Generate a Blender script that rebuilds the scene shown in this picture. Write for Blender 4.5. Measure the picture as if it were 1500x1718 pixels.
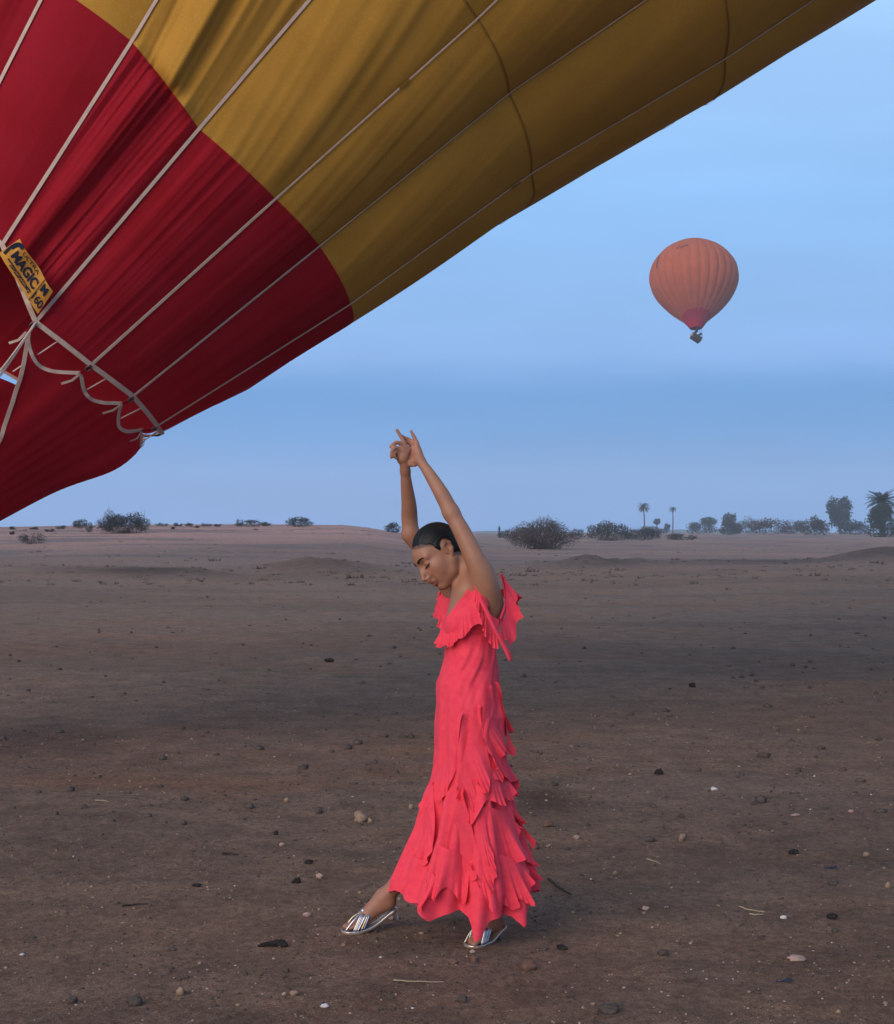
import bpy, bmesh, math, random
import numpy as np
from mathutils import Vector, Matrix

# ---------------------------------------------------------------- camera, sky, sun, exposure
SC = bpy.context.scene
COL = SC.collection
for o in list(bpy.data.objects):
    bpy.data.objects.remove(o)

F, CX, HY, CZ = 2700.0, 750.0, 893.0, 1.57     # focal length in photo pixels, principal column, horizon row, eye height
cam_d = bpy.data.cameras.new('camera')
cam = bpy.data.objects.new('camera', cam_d)
COL.objects.link(cam)
cam.location = (0, 0, CZ)
cam.rotation_euler = (math.radians(90), 0, 0)
cam_d.sensor_fit = 'VERTICAL'
cam_d.sensor_height = 36.0
cam_d.lens = 36.0 * F / 1718.0
cam_d.shift_y = (HY - 859.0) / 1718.0
cam_d.clip_start = 0.1
cam_d.clip_end = 20000.0
SC.camera = cam

SUN_FROM = Vector((-0.52, -0.78, 0.42)).normalized()
sun_el = math.asin(SUN_FROM.z)
sun_rot = math.atan2(SUN_FROM.x, SUN_FROM.y)

world = bpy.data.worlds.new('World')
SC.world = world
world.use_nodes = True
wn, wl = world.node_tree.nodes, world.node_tree.links
wn.clear()
w_out = wn.new('ShaderNodeOutputWorld')
w_bg = wn.new('ShaderNodeBackground')
w_bg.inputs['Strength'].default_value = 0.1
wl.new(w_bg.outputs[0], w_out.inputs['Surface'])
w_sky = wn.new('ShaderNodeTexSky')
w_sky.sky_type = 'NISHITA'
w_sky.sun_disc = False
w_sky.sun_elevation = sun_el
w_sky.sun_rotation = sun_rot
w_tc = wn.new('ShaderNodeTexCoord')
w_sep = wn.new('ShaderNodeSeparateXYZ')
wl.new(w_tc.outputs['Generated'], w_sep.inputs[0])
# thin stratus: noise stretched along the horizon nudges the elevation before the ramp
w_map = wn.new('ShaderNodeMapping')
w_map.inputs['Scale'].default_value = (2.2, 2.2, 13.0)
wl.new(w_tc.outputs['Generated'], w_map.inputs[0])
w_no = wn.new('ShaderNodeTexNoise')
w_no.inputs['Scale'].default_value = 1.6
w_no.inputs['Detail'].default_value = 5.0
w_no.inputs['Roughness'].default_value = 0.5
wl.new(w_map.outputs[0], w_no.inputs['Vector'])
w_m1 = wn.new('ShaderNodeMath'); w_m1.operation = 'MULTIPLY_ADD'
w_m1.inputs[1].default_value = 0.045
wl.new(w_no.outputs['Fac'], w_m1.inputs[0])
wl.new(w_sep.outputs['Z'], w_m1.inputs[2])
w_m2 = wn.new('ShaderNodeMath'); w_m2.operation = 'ADD'; w_m2.inputs[1].default_value = -0.0225
wl.new(w_m1.outputs[0], w_m2.inputs[0])
w_ramp = wn.new('ShaderNodeValToRGB')
RAMP = [(0.0, (.205, .42, .87)), (.03, (.165, .395, .85)), (.062, (.105, .345, .77)), (.087, (.105, .35, .78)),
        (.107, (.25, .49, .95)), (.135, (.285, .55, 1.0)), (.20, (.295, .585, 1.04)), (.30, (.42, .71, 1.14)),
        (.45, (.36, .60, .95)), (1.0, (.28, .48, .82))]
el = w_ramp.color_ramp.elements
while len(el) < len(RAMP):
    el.new(0.5)
for e_, (p_, c_) in zip(el, RAMP):
    e_.position = p_
    e_.color = (*c_, 1)
wl.new(w_m2.outputs[0], w_ramp.inputs[0])
# soft broad streaks
w_map2 = wn.new('ShaderNodeMapping')
w_map2.inputs['Scale'].default_value = (1.5, 1.5, 9.0)
w_map2.inputs['Rotation'].default_value = (0, math.radians(12), 0)
wl.new(w_tc.outputs['Generated'], w_map2.inputs[0])
w_no2 = wn.new('ShaderNodeTexNoise')
w_no2.inputs['Scale'].default_value = 2.4
w_no2.inputs['Detail'].default_value = 4.0
wl.new(w_map2.outputs[0], w_no2.inputs['Vector'])
w_r2 = wn.new('ShaderNodeMapRange')
w_r2.inputs['From Min'].default_value = 0.35
w_r2.inputs['From Max'].default_value = 0.7
w_r2.inputs['To Min'].default_value = 9.2
w_r2.inputs['To Max'].default_value = 10.6
wl.new(w_no2.outputs['Fac'], w_r2.inputs['Value'])
w_sc = wn.new('ShaderNodeVectorMath'); w_sc.operation = 'SCALE'
wl.new(w_ramp.outputs['Color'], w_sc.inputs[0])
wl.new(w_r2.outputs[0], w_sc.inputs['Scale'])
w_mix = wn.new('ShaderNodeMix'); w_mix.data_type = 'RGBA'
w_mix.inputs['Factor'].default_value = 0.93
wl.new(w_sky.outputs[0], w_mix.inputs['A'])
wl.new(w_sc.outputs[0], w_mix.inputs['B'])
wl.new(w_mix.outputs['Result'], w_bg.inputs['Color'])

sun_d = bpy.data.lights.new('sun', 'SUN')
sun_d.energy = 2.8
sun_d.angle = math.radians(50)
sun_d.color = (1.0, 0.84, 0.70)
sun = bpy.data.objects.new('sun', sun_d)
COL.objects.link(sun)
sun.rotation_euler = (-SUN_FROM).to_track_quat('-Z', 'Y').to_euler()

SC.view_settings.view_transform = 'Standard'
SC.view_settings.look = 'None'
SC.view_settings.gamma = 1.0
SC.view_settings.exposure = 0.0
SC.view_settings.use_curve_mapping = False
SC.cycles.use_denoising = True
SC.cycles.volume_bounces = 1
SC.cycles.max_bounces = 8

# ---------------------------------------------------------------- helpers
rng = np.random.default_rng(7)
random.seed(7)

def W(px, py, Y):
    """a point seen at photo pixel (px, py) standing at distance Y"""
    return np.array([(px - CX) / F * Y, Y, CZ - (py - HY) / F * Y])

def tag(o, label=None, cat=None, group=None, kind=None):
    if label: o['label'] = label
    if cat: o['category'] = cat
    if group: o['group'] = group
    if kind: o['kind'] = kind
    return o

def empty(name, loc=(0, 0, 0)):
    o = bpy.data.objects.new(name, None)
    o.empty_display_size = 0.1
    COL.objects.link(o)
    o.location = tuple(float(v) for v in loc)
    return o

def mesh_obj(name, V, Fc, mat, parent=None, smooth=True, mats=None, fmat=None, origin=None, drop=True):
    """V (n,3) world coordinates, Fc (m,3|4) or list of faces; one mesh object"""
    V = np.asarray(V, float).reshape(-1, 3)
    if origin is None:
        if parent is not None:
            origin = np.array(parent['_o'])
        else:
            origin = np.zeros(3)
    me = bpy.data.meshes.new(name)
    if isinstance(Fc, np.ndarray) and Fc.ndim == 2 and len(Fc) and drop:
        used = np.unique(Fc)
        if len(used) < len(V):
            Fc = np.searchsorted(used, Fc); V = V[used]
    Vl = V - origin
    if isinstance(Fc, np.ndarray) and Fc.ndim == 2:
        k = Fc.shape[1]
        me.vertices.add(len(Vl)); me.vertices.foreach_set('co', Vl.astype(np.float32).ravel())
        me.loops.add(Fc.size); me.loops.foreach_set('vertex_index', Fc.astype(np.int32).ravel())
        me.polygons.add(len(Fc))
        me.polygons.foreach_set('loop_start', (np.arange(len(Fc)) * k).astype(np.int32))
        me.update(calc_edges=True)
        me.validate()
    else:
        me.from_pydata([tuple(v) for v in Vl], [], [tuple(int(i) for i in f) for f in Fc])
    if smooth:
        me.polygons.foreach_set('use_smooth', np.ones(len(me.polygons), bool))
    for m in (mats or [mat]):
        me.materials.append(m)
    if fmat is not None and len(fmat) == len(me.polygons):
        me.polygons.foreach_set('material_index', np.asarray(fmat, np.int32))
    me.update()
    o = bpy.data.objects.new(name, me)
    COL.objects.link(o)
    o['_o'] = [float(v) for v in origin]
    if parent is not None:
        o.parent = parent
        po = np.array(parent['_o'])
        o.location = tuple(float(v) for v in (origin - po))
    else:
        o.location = tuple(float(v) for v in origin)
    return o

def root(name, loc):
    o = empty(name, loc)
    o['_o'] = [float(v) for v in loc]
    return o

def grid_faces(n, m, wrap=False):
    """faces of an n x m vertex grid (row major); wrap joins the last column to the first"""
    i = np.arange(n - 1)[:, None]
    j = np.arange(m if wrap else m - 1)[None, :]
    a = i * m + j
    b = i * m + (j + 1) % m
    return np.stack([a, b, b + m, a + m], -1).reshape(-1, 4)

def hash2(ix, iy, seed):
    h = (ix.astype(np.int64) * 374761393 + iy.astype(np.int64) * 668265263 + seed * 974711) & 0x7fffffff
    h = ((h ^ (h >> 13)) * 1274126177) & 0x7fffffff
    return ((h ^ (h >> 16)) & 0xffff) / 65535.0

def vnoise(x, y, seed=0):
    x = np.asarray(x, float); y = np.asarray(y, float)
    ix = np.floor(x); iy = np.floor(y)
    fx = x - ix; fy = y - iy
    fx = fx * fx * (3 - 2 * fx); fy = fy * fy * (3 - 2 * fy)
    a = hash2(ix, iy, seed); b = hash2(ix + 1, iy, seed)
    c = hash2(ix, iy + 1, seed); d = hash2(ix + 1, iy + 1, seed)
    return (a * (1 - fx) + b * fx) * (1 - fy) + (c * (1 - fx) + d * fx) * fy - 0.5

def fbm(x, y, oct=4, seed=0, rough=0.5):
    s = 0; a = 1
    for k in range(oct):
        s = s + a * vnoise(x * 2 ** k + 17.3 * k, y * 2 ** k - 9.1 * k, seed + k)
        a *= rough
    return s

def sstep(a, b, x):
    t = np.clip((np.asarray(x, float) - a) / (b - a), 0, 1)
    return t * t * (3 - 2 * t)

def nrm(v):
    v = np.asarray(v, float)
    return v / (np.linalg.norm(v, axis=-1, keepdims=True) + 1e-12)

def tube(pts, rad, seg=8, cap=True):
    """tapered tube along a polyline; returns V, list of faces"""
    P = np.asarray(pts, float)
    n = len(P)
    R = np.full(n, rad, float) if np.isscalar(rad) else np.asarray(rad, float)
    T = np.zeros_like(P)
    T[1:-1] = P[2:] - P[:-2]; T[0] = P[1] - P[0]; T[-1] = P[-1] - P[-2]
    T = nrm(T)
    up = np.array([0.13, 0.31, 0.94])
    if abs(T[0] @ up) > 0.95: up = np.array([1.0, 0.1, 0])
    V = []
    u = nrm(np.cross(T[0], up))
    for i in range(n):
        u = nrm(u - T[i] * (u @ T[i]))
        w = np.cross(T[i], u)
        a = np.linspace(0, 2 * np.pi, seg, endpoint=False)
        V.append(P[i] + R[i] * (np.cos(a)[:, None] * u + np.sin(a)[:, None] * w))
    V = np.concatenate(V)
    Fq = [tuple(q) for q in grid_faces(n, seg, True)]
    if cap:
        Fq.append(tuple(range(seg))[::-1]); Fq.append(tuple(range((n - 1) * seg, n * seg)))
    return V, Fq

def ribbon(pts, nor, width, thick=0.002):
    """flat strap along pts with surface normals nor: a closed box section"""
    P = np.asarray(pts, float); N = nrm(nor)
    n = len(P)
    T = np.zeros_like(P)
    T[1:-1] = P[2:] - P[:-2]; T[0] = P[1] - P[0]; T[-1] = P[-1] - P[-2]
    B = nrm(np.cross(N, nrm(T)))
    w = (np.full(n, width, float) if np.isscalar(width) else np.asarray(width))[:, None] / 2
    V = np.stack([P - B * w, P + B * w, P + B * w + N * thick, P - B * w + N * thick], 1).reshape(-1, 3)
    Fq = [tuple(q) for q in grid_faces(n, 4, True)]
    Fq += [(3, 2, 1, 0), tuple(range((n - 1) * 4, n * 4))]
    return V, Fq

def join(parts):
    V = []; Fq = []; k = 0
    for v, f in parts:
        V.append(np.asarray(v)); Fq += [tuple(int(i) + k for i in q) for q in f]; k += len(v)
    return np.concatenate(V), Fq

def polyline(pts, n):
    """resample with a Catmull-Rom spline"""
    P = np.asarray(pts, float)
    if len(P) == 2:
        t = np.linspace(0, 1, n)[:, None]
        return P[0] * (1 - t) + P[1] * t
    Q = np.vstack([2 * P[0] - P[1], P, 2 * P[-1] - P[-2]])
    u = np.linspace(0, len(P) - 1 - 1e-9, n)
    i = u.astype(int); f = (u - i)[:, None]
    a, b, c, d = Q[i], Q[i + 1], Q[i + 2], Q[i + 3]
    return 0.5 * (2 * b + (c - a) * f + (2 * a - 5 * b + 4 * c - d) * f ** 2 + (3 * b - a - 3 * c + d) * f ** 3)

# ---------------------------------------------------------------- materials
def material(name, base, rough=0.8, spec=0.2, noise=None, bump=None, metal=0.0, translucent=0.0, tcol=None, sheen=0.0, attr=None):
    """noise: list of (scale, colour, lo, hi) layers mixed over base by a noise; bump: (scale, strength, distance)"""
    m = bpy.data.materials.new(name)
    m.use_nodes = True
    n, l = m.node_tree.nodes, m.node_tree.links
    b = n['Principled BSDF']; out = n['Material Output']
    b.inputs['Roughness'].default_value = rough
    b.inputs['Specular IOR Level'].default_value = spec
    b.inputs['Metallic'].default_value = metal
    if sheen: b.inputs['Sheen Weight'].default_value = sheen
    tc = n.new('ShaderNodeTexCoord')
    rgb = n.new('ShaderNodeRGB'); rgb.outputs[0].default_value = (*base, 1)
    cur = rgb.outputs[0]
    if attr:
        at = n.new('ShaderNodeVertexColor'); at.layer_name = attr
        cur = at.outputs['Color']
    for (sc, colr, lo, hi) in (noise or []):
        t = n.new('ShaderNodeTexNoise'); t.inputs['Scale'].default_value = sc; t.inputs['Detail'].default_value = 6
        t.inputs['Roughness'].default_value = 0.6
        l.new(tc.outputs['Object'], t.inputs['Vector'])
        r = n.new('ShaderNodeMapRange'); r.inputs['From Min'].default_value = lo; r.inputs['From Max'].default_value = hi
        l.new(t.outputs['Fac'], r.inputs['Value'])
        mx = n.new('ShaderNodeMix'); mx.data_type = 'RGBA'
        l.new(r.outputs[0], mx.inputs['Factor']); l.new(cur, mx.inputs['A'])
        mx.inputs['B'].default_value = (*colr, 1)
        cur = mx.outputs['Result']
    l.new(cur, b.inputs['Base Color'])
    if bump:
        sc, st, di = bump
        t = n.new('ShaderNodeTexNoise'); t.inputs['Scale'].default_value = sc; t.inputs['Detail'].default_value = 4
        l.new(tc.outputs['Object'], t.inputs['Vector'])
        bp = n.new('ShaderNodeBump'); bp.inputs['Strength'].default_value = st; bp.inputs['Distance'].default_value = di
        l.new(t.outputs['Fac'], bp.inputs['Height']); l.new(bp.outputs[0], b.inputs['Normal'])
    if translucent:
        tr = n.new('ShaderNodeBsdfTranslucent')
        if tcol: tr.inputs['Color'].default_value = (*tcol, 1)
        else: l.new(cur, tr.inputs['Color'])
        ms = n.new('ShaderNodeMixShader'); ms.inputs[0].default_value = translucent
        l.new(b.outputs[0], ms.inputs[1]); l.new(tr.outputs[0], ms.inputs[2]); l.new(ms.outputs[0], out.inputs['Surface'])
    return m

M = {}
M['red_fabric'] = material('red_fabric', (.33, .012, .024), .75, .05, noise=[(3, (.29, .008, .015), .4, .65), (60, (.36, .015, .025), .5, .7), (6, (.27, .012, .017), .6, .8)], bump=(140, .12, .004), translucent=.24, tcol=(.62, .008, .02))
M['gold_fabric'] = material('gold_fabric', (.44, .22, .036), .75, .05, noise=[(2.5, (.39, .195, .03), .4, .65), (60, (.48, .245, .046), .5, .7), (6, (.37, .19, .034), .6, .8)], bump=(140, .12, .004), translucent=.06, tcol=(.5, .25, .02))
M['tape'] = material('tape', (.58, .42, .34), .8, .2, noise=[(14, (.46, .33, .27), .45, .7)], bump=(200, .2, .002))
M['seam'] = material('seam', (.22, .11, .018), .8, .2)
M['label_gold'] = material('label_gold', (.60, .27, .045), .7, .2, noise=[(9, (.42, .18, .03), .42, .66), (30, (.66, .34, .08), .5, .7)])
M['ink'] = material('ink', (.012, .016, .035), .7, .2)
M['cord_white'] = material('cord_white', (.62, .5, .45), .8, .2)
M['steel'] = material('steel', (.12, .11, .11), .35, .5, metal=.9)
M['skin'] = material('skin', (.36, .19, .125), .52, .35, attr='tone', noise=[(70, (.285, .124, .072), .5, .78)], bump=(260, .10, .0006))
M['hair'] = material('hair', (.005, .004, .004), .5, .22, noise=[(30, (.010, .008, .007), .45, .7)])
M['coral'] = material('coral', (.86, .062, .096), .75, .12, noise=[(35, (.80, .048, .088), .45, .65)], bump=(420, .10, .001), translucent=.12, tcol=(.95, .07, .10), sheen=.05)
M['silver'] = material('silver', (.74, .74, .77), .36, .5, metal=1.0)
M['gold_metal'] = material('gold_metal', (.70, .58, .38), .38, .5, metal=1.0)
M['blue_metal'] = material('blue_metal', (.32, .42, .66), .36, .5, metal=1.0)
M['sole'] = material('sole', (.30, .19, .10), .5, .3)
M['brow'] = material('brow', (.02, .013, .01), .8, .1)
M['orange_fabric'] = material('orange_fabric', (.42, .098, .032), .7, .08, noise=[(.5, (.38, .085, .028), .4, .6)], translucent=.08)
M['orange_seam'] = material('orange_seam', (.40, .10, .05), .8, .1)
M['crimson'] = material('crimson', (.34, .006, .030), .7, .08)
M['wicker'] = material('wicker', (.035, .022, .016), .8, .2, noise=[(6, (.06, .035, .02), .45, .6)])
M['tan'] = material('tan', (.38, .23, .11), .8, .2)
M['dark_frame'] = material('dark_frame', (.03, .028, .028), .5, .4)
# --- ground, vegetation and stone materials are below, next to what uses them
# ---------------------------------------------------------------- ground: one sheet to the horizon
def H(x, y):
    """terrain height"""
    x = np.asarray(x, float); y = np.asarray(y, float)
    d = np.hypot(x, y) + 1e-6
    yy = np.maximum(y, 1.0)
    px = CX + F * x / yy                      # bearing, as a column number
    fr = np.where(y > 0, 1.0, 0.0)
    h = 0.022 * fbm(x * .35, y * .35, 4, 3) * sstep(1.5, 9, d) + 0.02 * fbm(x * 1.6, y * 1.6, 3, 11) * sstep(1, 3, d)
    h = h + 0.02 * np.maximum(fbm(x * 3.7, y * 3.7, 3, 23), 0.05)
    h = h * (0.25 + 0.75 * sstep(.35, 1.1, np.hypot(x - .0, y - 6.2)))
    # left sand hill
    wl_ = (1 - sstep(560, 860, px)) * sstep(-2600, -900, px)
    h = h + fr * wl_ * (2.05 + .30 * fbm(x * .03, y * .03, 3, 5) - .25 * sstep(250, -100, px)) * sstep(62, 122, y) * (1 - .75 * sstep(150, 420, y))
    # rising field on the right, levelling out far away
    h = h + fr * sstep(620, 820, px) * (.45 * sstep(110, 210, y) + .55 * sstep(260, 520, y))
    # low ledge where the dark soil ends (left)
    h = h + fr * (1 - sstep(300, 420, px)) * .22 * np.exp(-((y - 60 - 2.5 * fbm(x * .12, 0 * x, 2, 8)) / 3.2) ** 2) * sstep(-900, -300, px)
    # reddish mound left of the woman, mounds at right
    h = h + fr * .48 * np.exp(-((px - 535) / 85) ** 2) * np.exp(-((y - 66) / 5.0) ** 2) * (1 + .5 * fbm(x * .5, y * .3, 3, 31))
    h = h + fr * .34 * np.exp(-((px - 1015) / 105) ** 2) * np.exp(-((y - 78) / 6.0) ** 2) * (1 + 1.5 * fbm(x * .6, y * .4, 4, 33))
    h = h + fr * .95 * np.exp(-((px - 1510) / 110) ** 2) * np.exp(-((y - 82) / 7.5) ** 2) * (1 + .5 * fbm(x * .35, y * .3, 3, 35))
    h = h + fr * .22 * np.exp(-((px - 1260) / 120) ** 2) * np.exp(-((y - 80) / 6.5) ** 2) * (1 + .9 * fbm(x * .4, y * .3, 3, 37))
    h = h + .16 * fbm(x * .06, y * .06, 4, 41) * sstep(14, 45, d)
    return h

def build_ground():
    th_in = np.radians(np.linspace(-19, 19, 300))
    th_out = np.radians(np.concatenate([np.linspace(21, 339, 64)]))
    th = np.concatenate([th_in, th_out])
    r = np.concatenate([np.linspace(.25, 4.2, 22), np.geomspace(4.3, 160, 520), np.geomspace(165, 9000, 60)])
    A, B = np.meshgrid(r, th, indexing='ij')
    X, Y = A * np.sin(B), A * np.cos(B)
    Z = H(X, Y)
    V = np.stack([X, Y, Z], -1).reshape(-1, 3)
    Fq = grid_faces(len(r), len(th), True)
    c0 = len(V)
    V = np.vstack([V, [0, 0, float(H(0., 0.))]])
    fan = np.array([[c0, (j + 1) % len(th), j, j] for j in range(len(th))])
    # soil colour: dark churned soil near, pale sand beyond
    x, y = V[:, 0], V[:, 1]
    yy = np.maximum(y, 1.0); px = CX + F * x / yy
    d = np.hypot(x, y)
    dark = np.array([.168, .114, .088]); red = np.array([.185, .108, .074]); grey = np.array([.160, .116, .093]); sand = np.array([.44, .29, .235]); field = np.array([.31, .225, .19]); deep = np.array([.100, .072, .058])
    t = np.clip(.5 + 1.6 * fbm(x * .09, y * .16, 5, 51), 0, 1)[:, None]
    c = dark * (1 - t) + grey * t
    t = np.clip(-.15 + 1.5 * fbm(x * .5, y * .9, 5, 61), 0, .8)[:, None]
    c = c * (1 - t) + red * t
    t = np.clip(-.05 + 2.0 * fbm(x * .22, y * .36, 5, 71, .6), 0, .38)[:, None]
    c = c * (1 - t) + deep * t
    # local soil patches: dark reddish ones and greyer ones
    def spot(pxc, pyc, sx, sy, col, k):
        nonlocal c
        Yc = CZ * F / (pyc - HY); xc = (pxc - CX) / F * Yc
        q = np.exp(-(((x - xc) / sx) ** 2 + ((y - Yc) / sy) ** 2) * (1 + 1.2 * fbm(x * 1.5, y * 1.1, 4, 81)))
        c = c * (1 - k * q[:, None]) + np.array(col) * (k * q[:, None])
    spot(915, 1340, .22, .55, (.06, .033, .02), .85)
    spot(20, 1245, 1.1, 1.3, (.075, .045, .036), .7)
    spot(840, 1660, .35, .45, (.15, .09, .07), .6)
    spot(420, 1250, .9, .5, (.16, .125, .11), .55)
    spot(1250, 1330, .9, .7, (.165, .13, .115), .5)
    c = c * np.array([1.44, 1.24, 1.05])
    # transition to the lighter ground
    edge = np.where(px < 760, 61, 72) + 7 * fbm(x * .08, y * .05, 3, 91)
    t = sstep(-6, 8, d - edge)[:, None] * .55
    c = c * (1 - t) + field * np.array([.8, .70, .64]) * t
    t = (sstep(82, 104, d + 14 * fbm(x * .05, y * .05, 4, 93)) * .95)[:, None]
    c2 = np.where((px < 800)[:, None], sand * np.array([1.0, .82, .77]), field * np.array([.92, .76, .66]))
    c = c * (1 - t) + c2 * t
    # stubble streaks on the hill and field
    t = np.clip(.1 + 1.7 * fbm(x * .12, y * .5, 4, 95), 0, .6)[:, None] * sstep(60, 85, d)[:, None]
    c = c * (1 - t) + np.array([.13, .105, .098]) * t
    q = (np.exp(-((px - 540) / 110) ** 2) * np.exp(-((y - 64) / 5.5) ** 2) * .8)[:, None]
    c = c * (1 - q) + np.array([.12, .066, .042]) * q
    for pc, yc, wv in ((1010, 76, 120), (1490, 80, 130), (1260, 79, 130)):
        q = (np.exp(-((px - pc) / wv) ** 2) * np.exp(-((y - yc) / 6.5) ** 2) * .85 * (px > 500))[:, None]
        c = c * (1 - q) + np.array([.085, .056, .044]) * q
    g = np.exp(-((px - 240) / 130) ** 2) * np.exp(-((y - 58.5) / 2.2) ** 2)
    c = c * (1 - .6 * g[:, None])  # shade along the foot of the left ledge, painted into the soil colour
    mat = bpy.data.materials.new('dry_soil'); mat.use_nodes = True
    n, l = mat.node_tree.nodes, mat.node_tree.links
    b = n['Principled BSDF']; b.inputs['Roughness'].default_value = .95; b.inputs['Specular IOR Level'].default_value = .1
    at = n.new('ShaderNodeVertexColor'); at.layer_name = 'soil'
    tc = n.new('ShaderNodeTexCoord')
    cur = at.outputs['Color']
    for sc, det, lo, hi, f0, f1, st in ((3.2, 8, .3, .7, .72, 1.26, (1, 1, 1)), (26, 6, .3, .72, .66, 1.32, (1, .8, 1)), (150, 5, .3, .7, .42, 1.6, (1, 1, 1))):
        mp = n.new('ShaderNodeMapping'); mp.inputs['Scale'].default_value = st
        l.new(tc.outputs['Object'], mp.inputs[0])
        t = n.new('ShaderNodeTexNoise'); t.inputs['Scale'].default_value = sc; t.inputs['Detail'].default_value = det; t.inputs['Roughness'].default_value = .65
        l.new(mp.outputs[0], t.inputs['Vector'])
        r_ = n.new('ShaderNodeMapRange'); r_.inputs['From Min'].default_value = lo; r_.inputs['From Max'].default_value = hi
        r_.inputs['To Min'].default_value = f0; r_.inputs['To Max'].default_value = f1
        l.new(t.outputs['Fac'], r_.inputs['Value'])
        s_ = n.new('ShaderNodeVectorMath'); s_.operation = 'SCALE'
        l.new(cur, s_.inputs[0]); l.new(r_.outputs[0], s_.inputs['Scale'])
        cur = s_.outputs[0]
    # pale grit flecks
    vo = n.new('ShaderNodeTexVoronoi'); vo.inputs['Scale'].default_value = 55
    l.new(tc.outputs['Object'], vo.inputs['Vector'])
    lt = n.new('ShaderNodeMath'); lt.operation = 'LESS_THAN'; lt.inputs[1].default_value = .16
    l.new(vo.outputs['Distance'], lt.inputs[0])
    sepc = n.new('ShaderNodeSeparateColor'); l.new(vo.outputs['Color'], sepc.inputs[0])
    gt = n.new('ShaderNodeMath'); gt.operation = 'GREATER_THAN'; gt.inputs[1].default_value = .86
    l.new(sepc.outputs[0], gt.inputs[0])
    mu = n.new('ShaderNodeMath'); mu.operation = 'MULTIPLY'; l.new(lt.outputs[0], mu.inputs[0]); l.new(gt.outputs[0], mu.inputs[1])
    mu2 = n.new('ShaderNodeMath'); mu2.operation = 'MULTIPLY'; mu2.inputs[1].default_value = .7; l.new(mu.outputs[0], mu2.inputs[0])
    mx = n.new('ShaderNodeMix'); mx.data_type = 'RGBA'; l.new(mu2.outputs[0], mx.inputs['Factor']); l.new(cur, mx.inputs['A']); mx.inputs['B'].default_value = (.30, .25, .22, 1)
    l.new(mx.outputs['Result'], b.inputs['Base Color'])
    t1 = n.new('ShaderNodeTexNoise'); t1.inputs['Scale'].default_value = 60; t1.inputs['Detail'].default_value = 8; t1.inputs['Roughness'].default_value = .7
    l.new(tc.outputs['Object'], t1.inputs['Vector'])
    bp = n.new('ShaderNodeBump'); bp.inputs['Strength'].default_value = 1.0; bp.inputs['Distance'].default_value = .03
    l.new(t1.outputs['Fac'], bp.inputs['Height'])
    t2 = n.new('ShaderNodeTexNoise'); t2.inputs['Scale'].default_value = 4.5; t2.inputs['Detail'].default_value = 6; t2.inputs['Roughness'].default_value = .6
    l.new(tc.outputs['Object'], t2.inputs['Vector'])
    bp2 = n.new('ShaderNodeBump'); bp2.inputs['Strength'].default_value = .75; bp2.inputs['Distance'].default_value = .065
    l.new(t2.outputs['Fac'], bp2.inputs['Height']); l.new(bp.outputs[0], bp2.inputs['Normal']); l.new(bp2.outputs[0], b.inputs['Normal'])
    Fall = [tuple(q) for q in fan[:, :3]]
    me_faces = np.concatenate([Fq, ])
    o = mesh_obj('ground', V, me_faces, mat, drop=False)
    bm = bmesh.new(); bm.from_mesh(o.data); bm.verts.ensure_lookup_table()
    for q in Fall: bm.faces.new([bm.verts[i] for i in q]).smooth = True
    bmesh.ops.recalc_face_normals(bm, faces=bm.faces)
    bm.to_mesh(o.data); bm.free()
    if o.data.polygons[1000].normal.z < 0: o.data.flip_normals()
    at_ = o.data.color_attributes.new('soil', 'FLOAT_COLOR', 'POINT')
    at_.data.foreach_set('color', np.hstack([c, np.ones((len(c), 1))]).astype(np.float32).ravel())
    tag(o, 'dark dry churned soil running out to a pale sand hill', None, None, 'structure')
    return o
build_ground()

# ---------------------------------------------------------------- the big balloon being inflated
BC = np.array([-3.4401, 12.0, 3.1681])                  # centre of the mouth ring
BA = nrm(np.array([.56295, .23641, .79196]))            # axis, mouth to crown
BU = nrm(np.cross(BA, [0, 0, 1.0])); BV = np.cross(BU, BA)
NG = 22
S1, S2, S3 = 1.532, 3.195, 4.758
ST = np.array([0, .75, S1, S2, S3, 7.5])
# how far the load tapes stray from a perfect surface of revolution (photo-measured, 12 m away)
DEV = np.array([[(32, -24), (-9, 23), (-4, 17), (-1, 1), (-2, -3), (-16, -44)],
                [(1, 1), (0, 0), (6, 6), (-4, -5), (1, 1), (-14, -27)],
                [(-2, -20), (-19, 9), (-1, 10), (-4, -14), (9, 1), (-24, -34)],
                [(-48, -28), (-16, -14), (14, 6), (-10, -12), (-2, 8), (-23, -36)],
                [(-40, -30), (-33, -28), (-13, -15), (-11, -15), (0, 0), (-37, -60)],
                [(-30, -20), (-20, -20), (-10, -10), (-8, -10), (-8, -10), (-46, -74)]], float)
DT = np.array([0, 1, 2, 3, 4, 5.7])
def b_radius(s):
    s = np.asarray(s, float)
    return np.interp(s, [0, .75, S1, S2, S3, 7.5, 10.5, 13, 15, 17, 18.5, 20, 21.3, 22.3, 22.9, 23.2],
                     [1.653, 1.933, 2.226, 2.769, 3.487, 4.56, 5.75, 6.7, 7.3, 7.6, 7.45, 6.9, 5.8, 4.2, 2.4, .02])
def b_base(t, s):
    ph = .1648 - .2856 * t
    r = b_radius(s)
    return BC + BA * s[..., None] + r[..., None] * (np.cos(ph)[..., None] * BU + np.sin(ph)[..., None] * BV)
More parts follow.
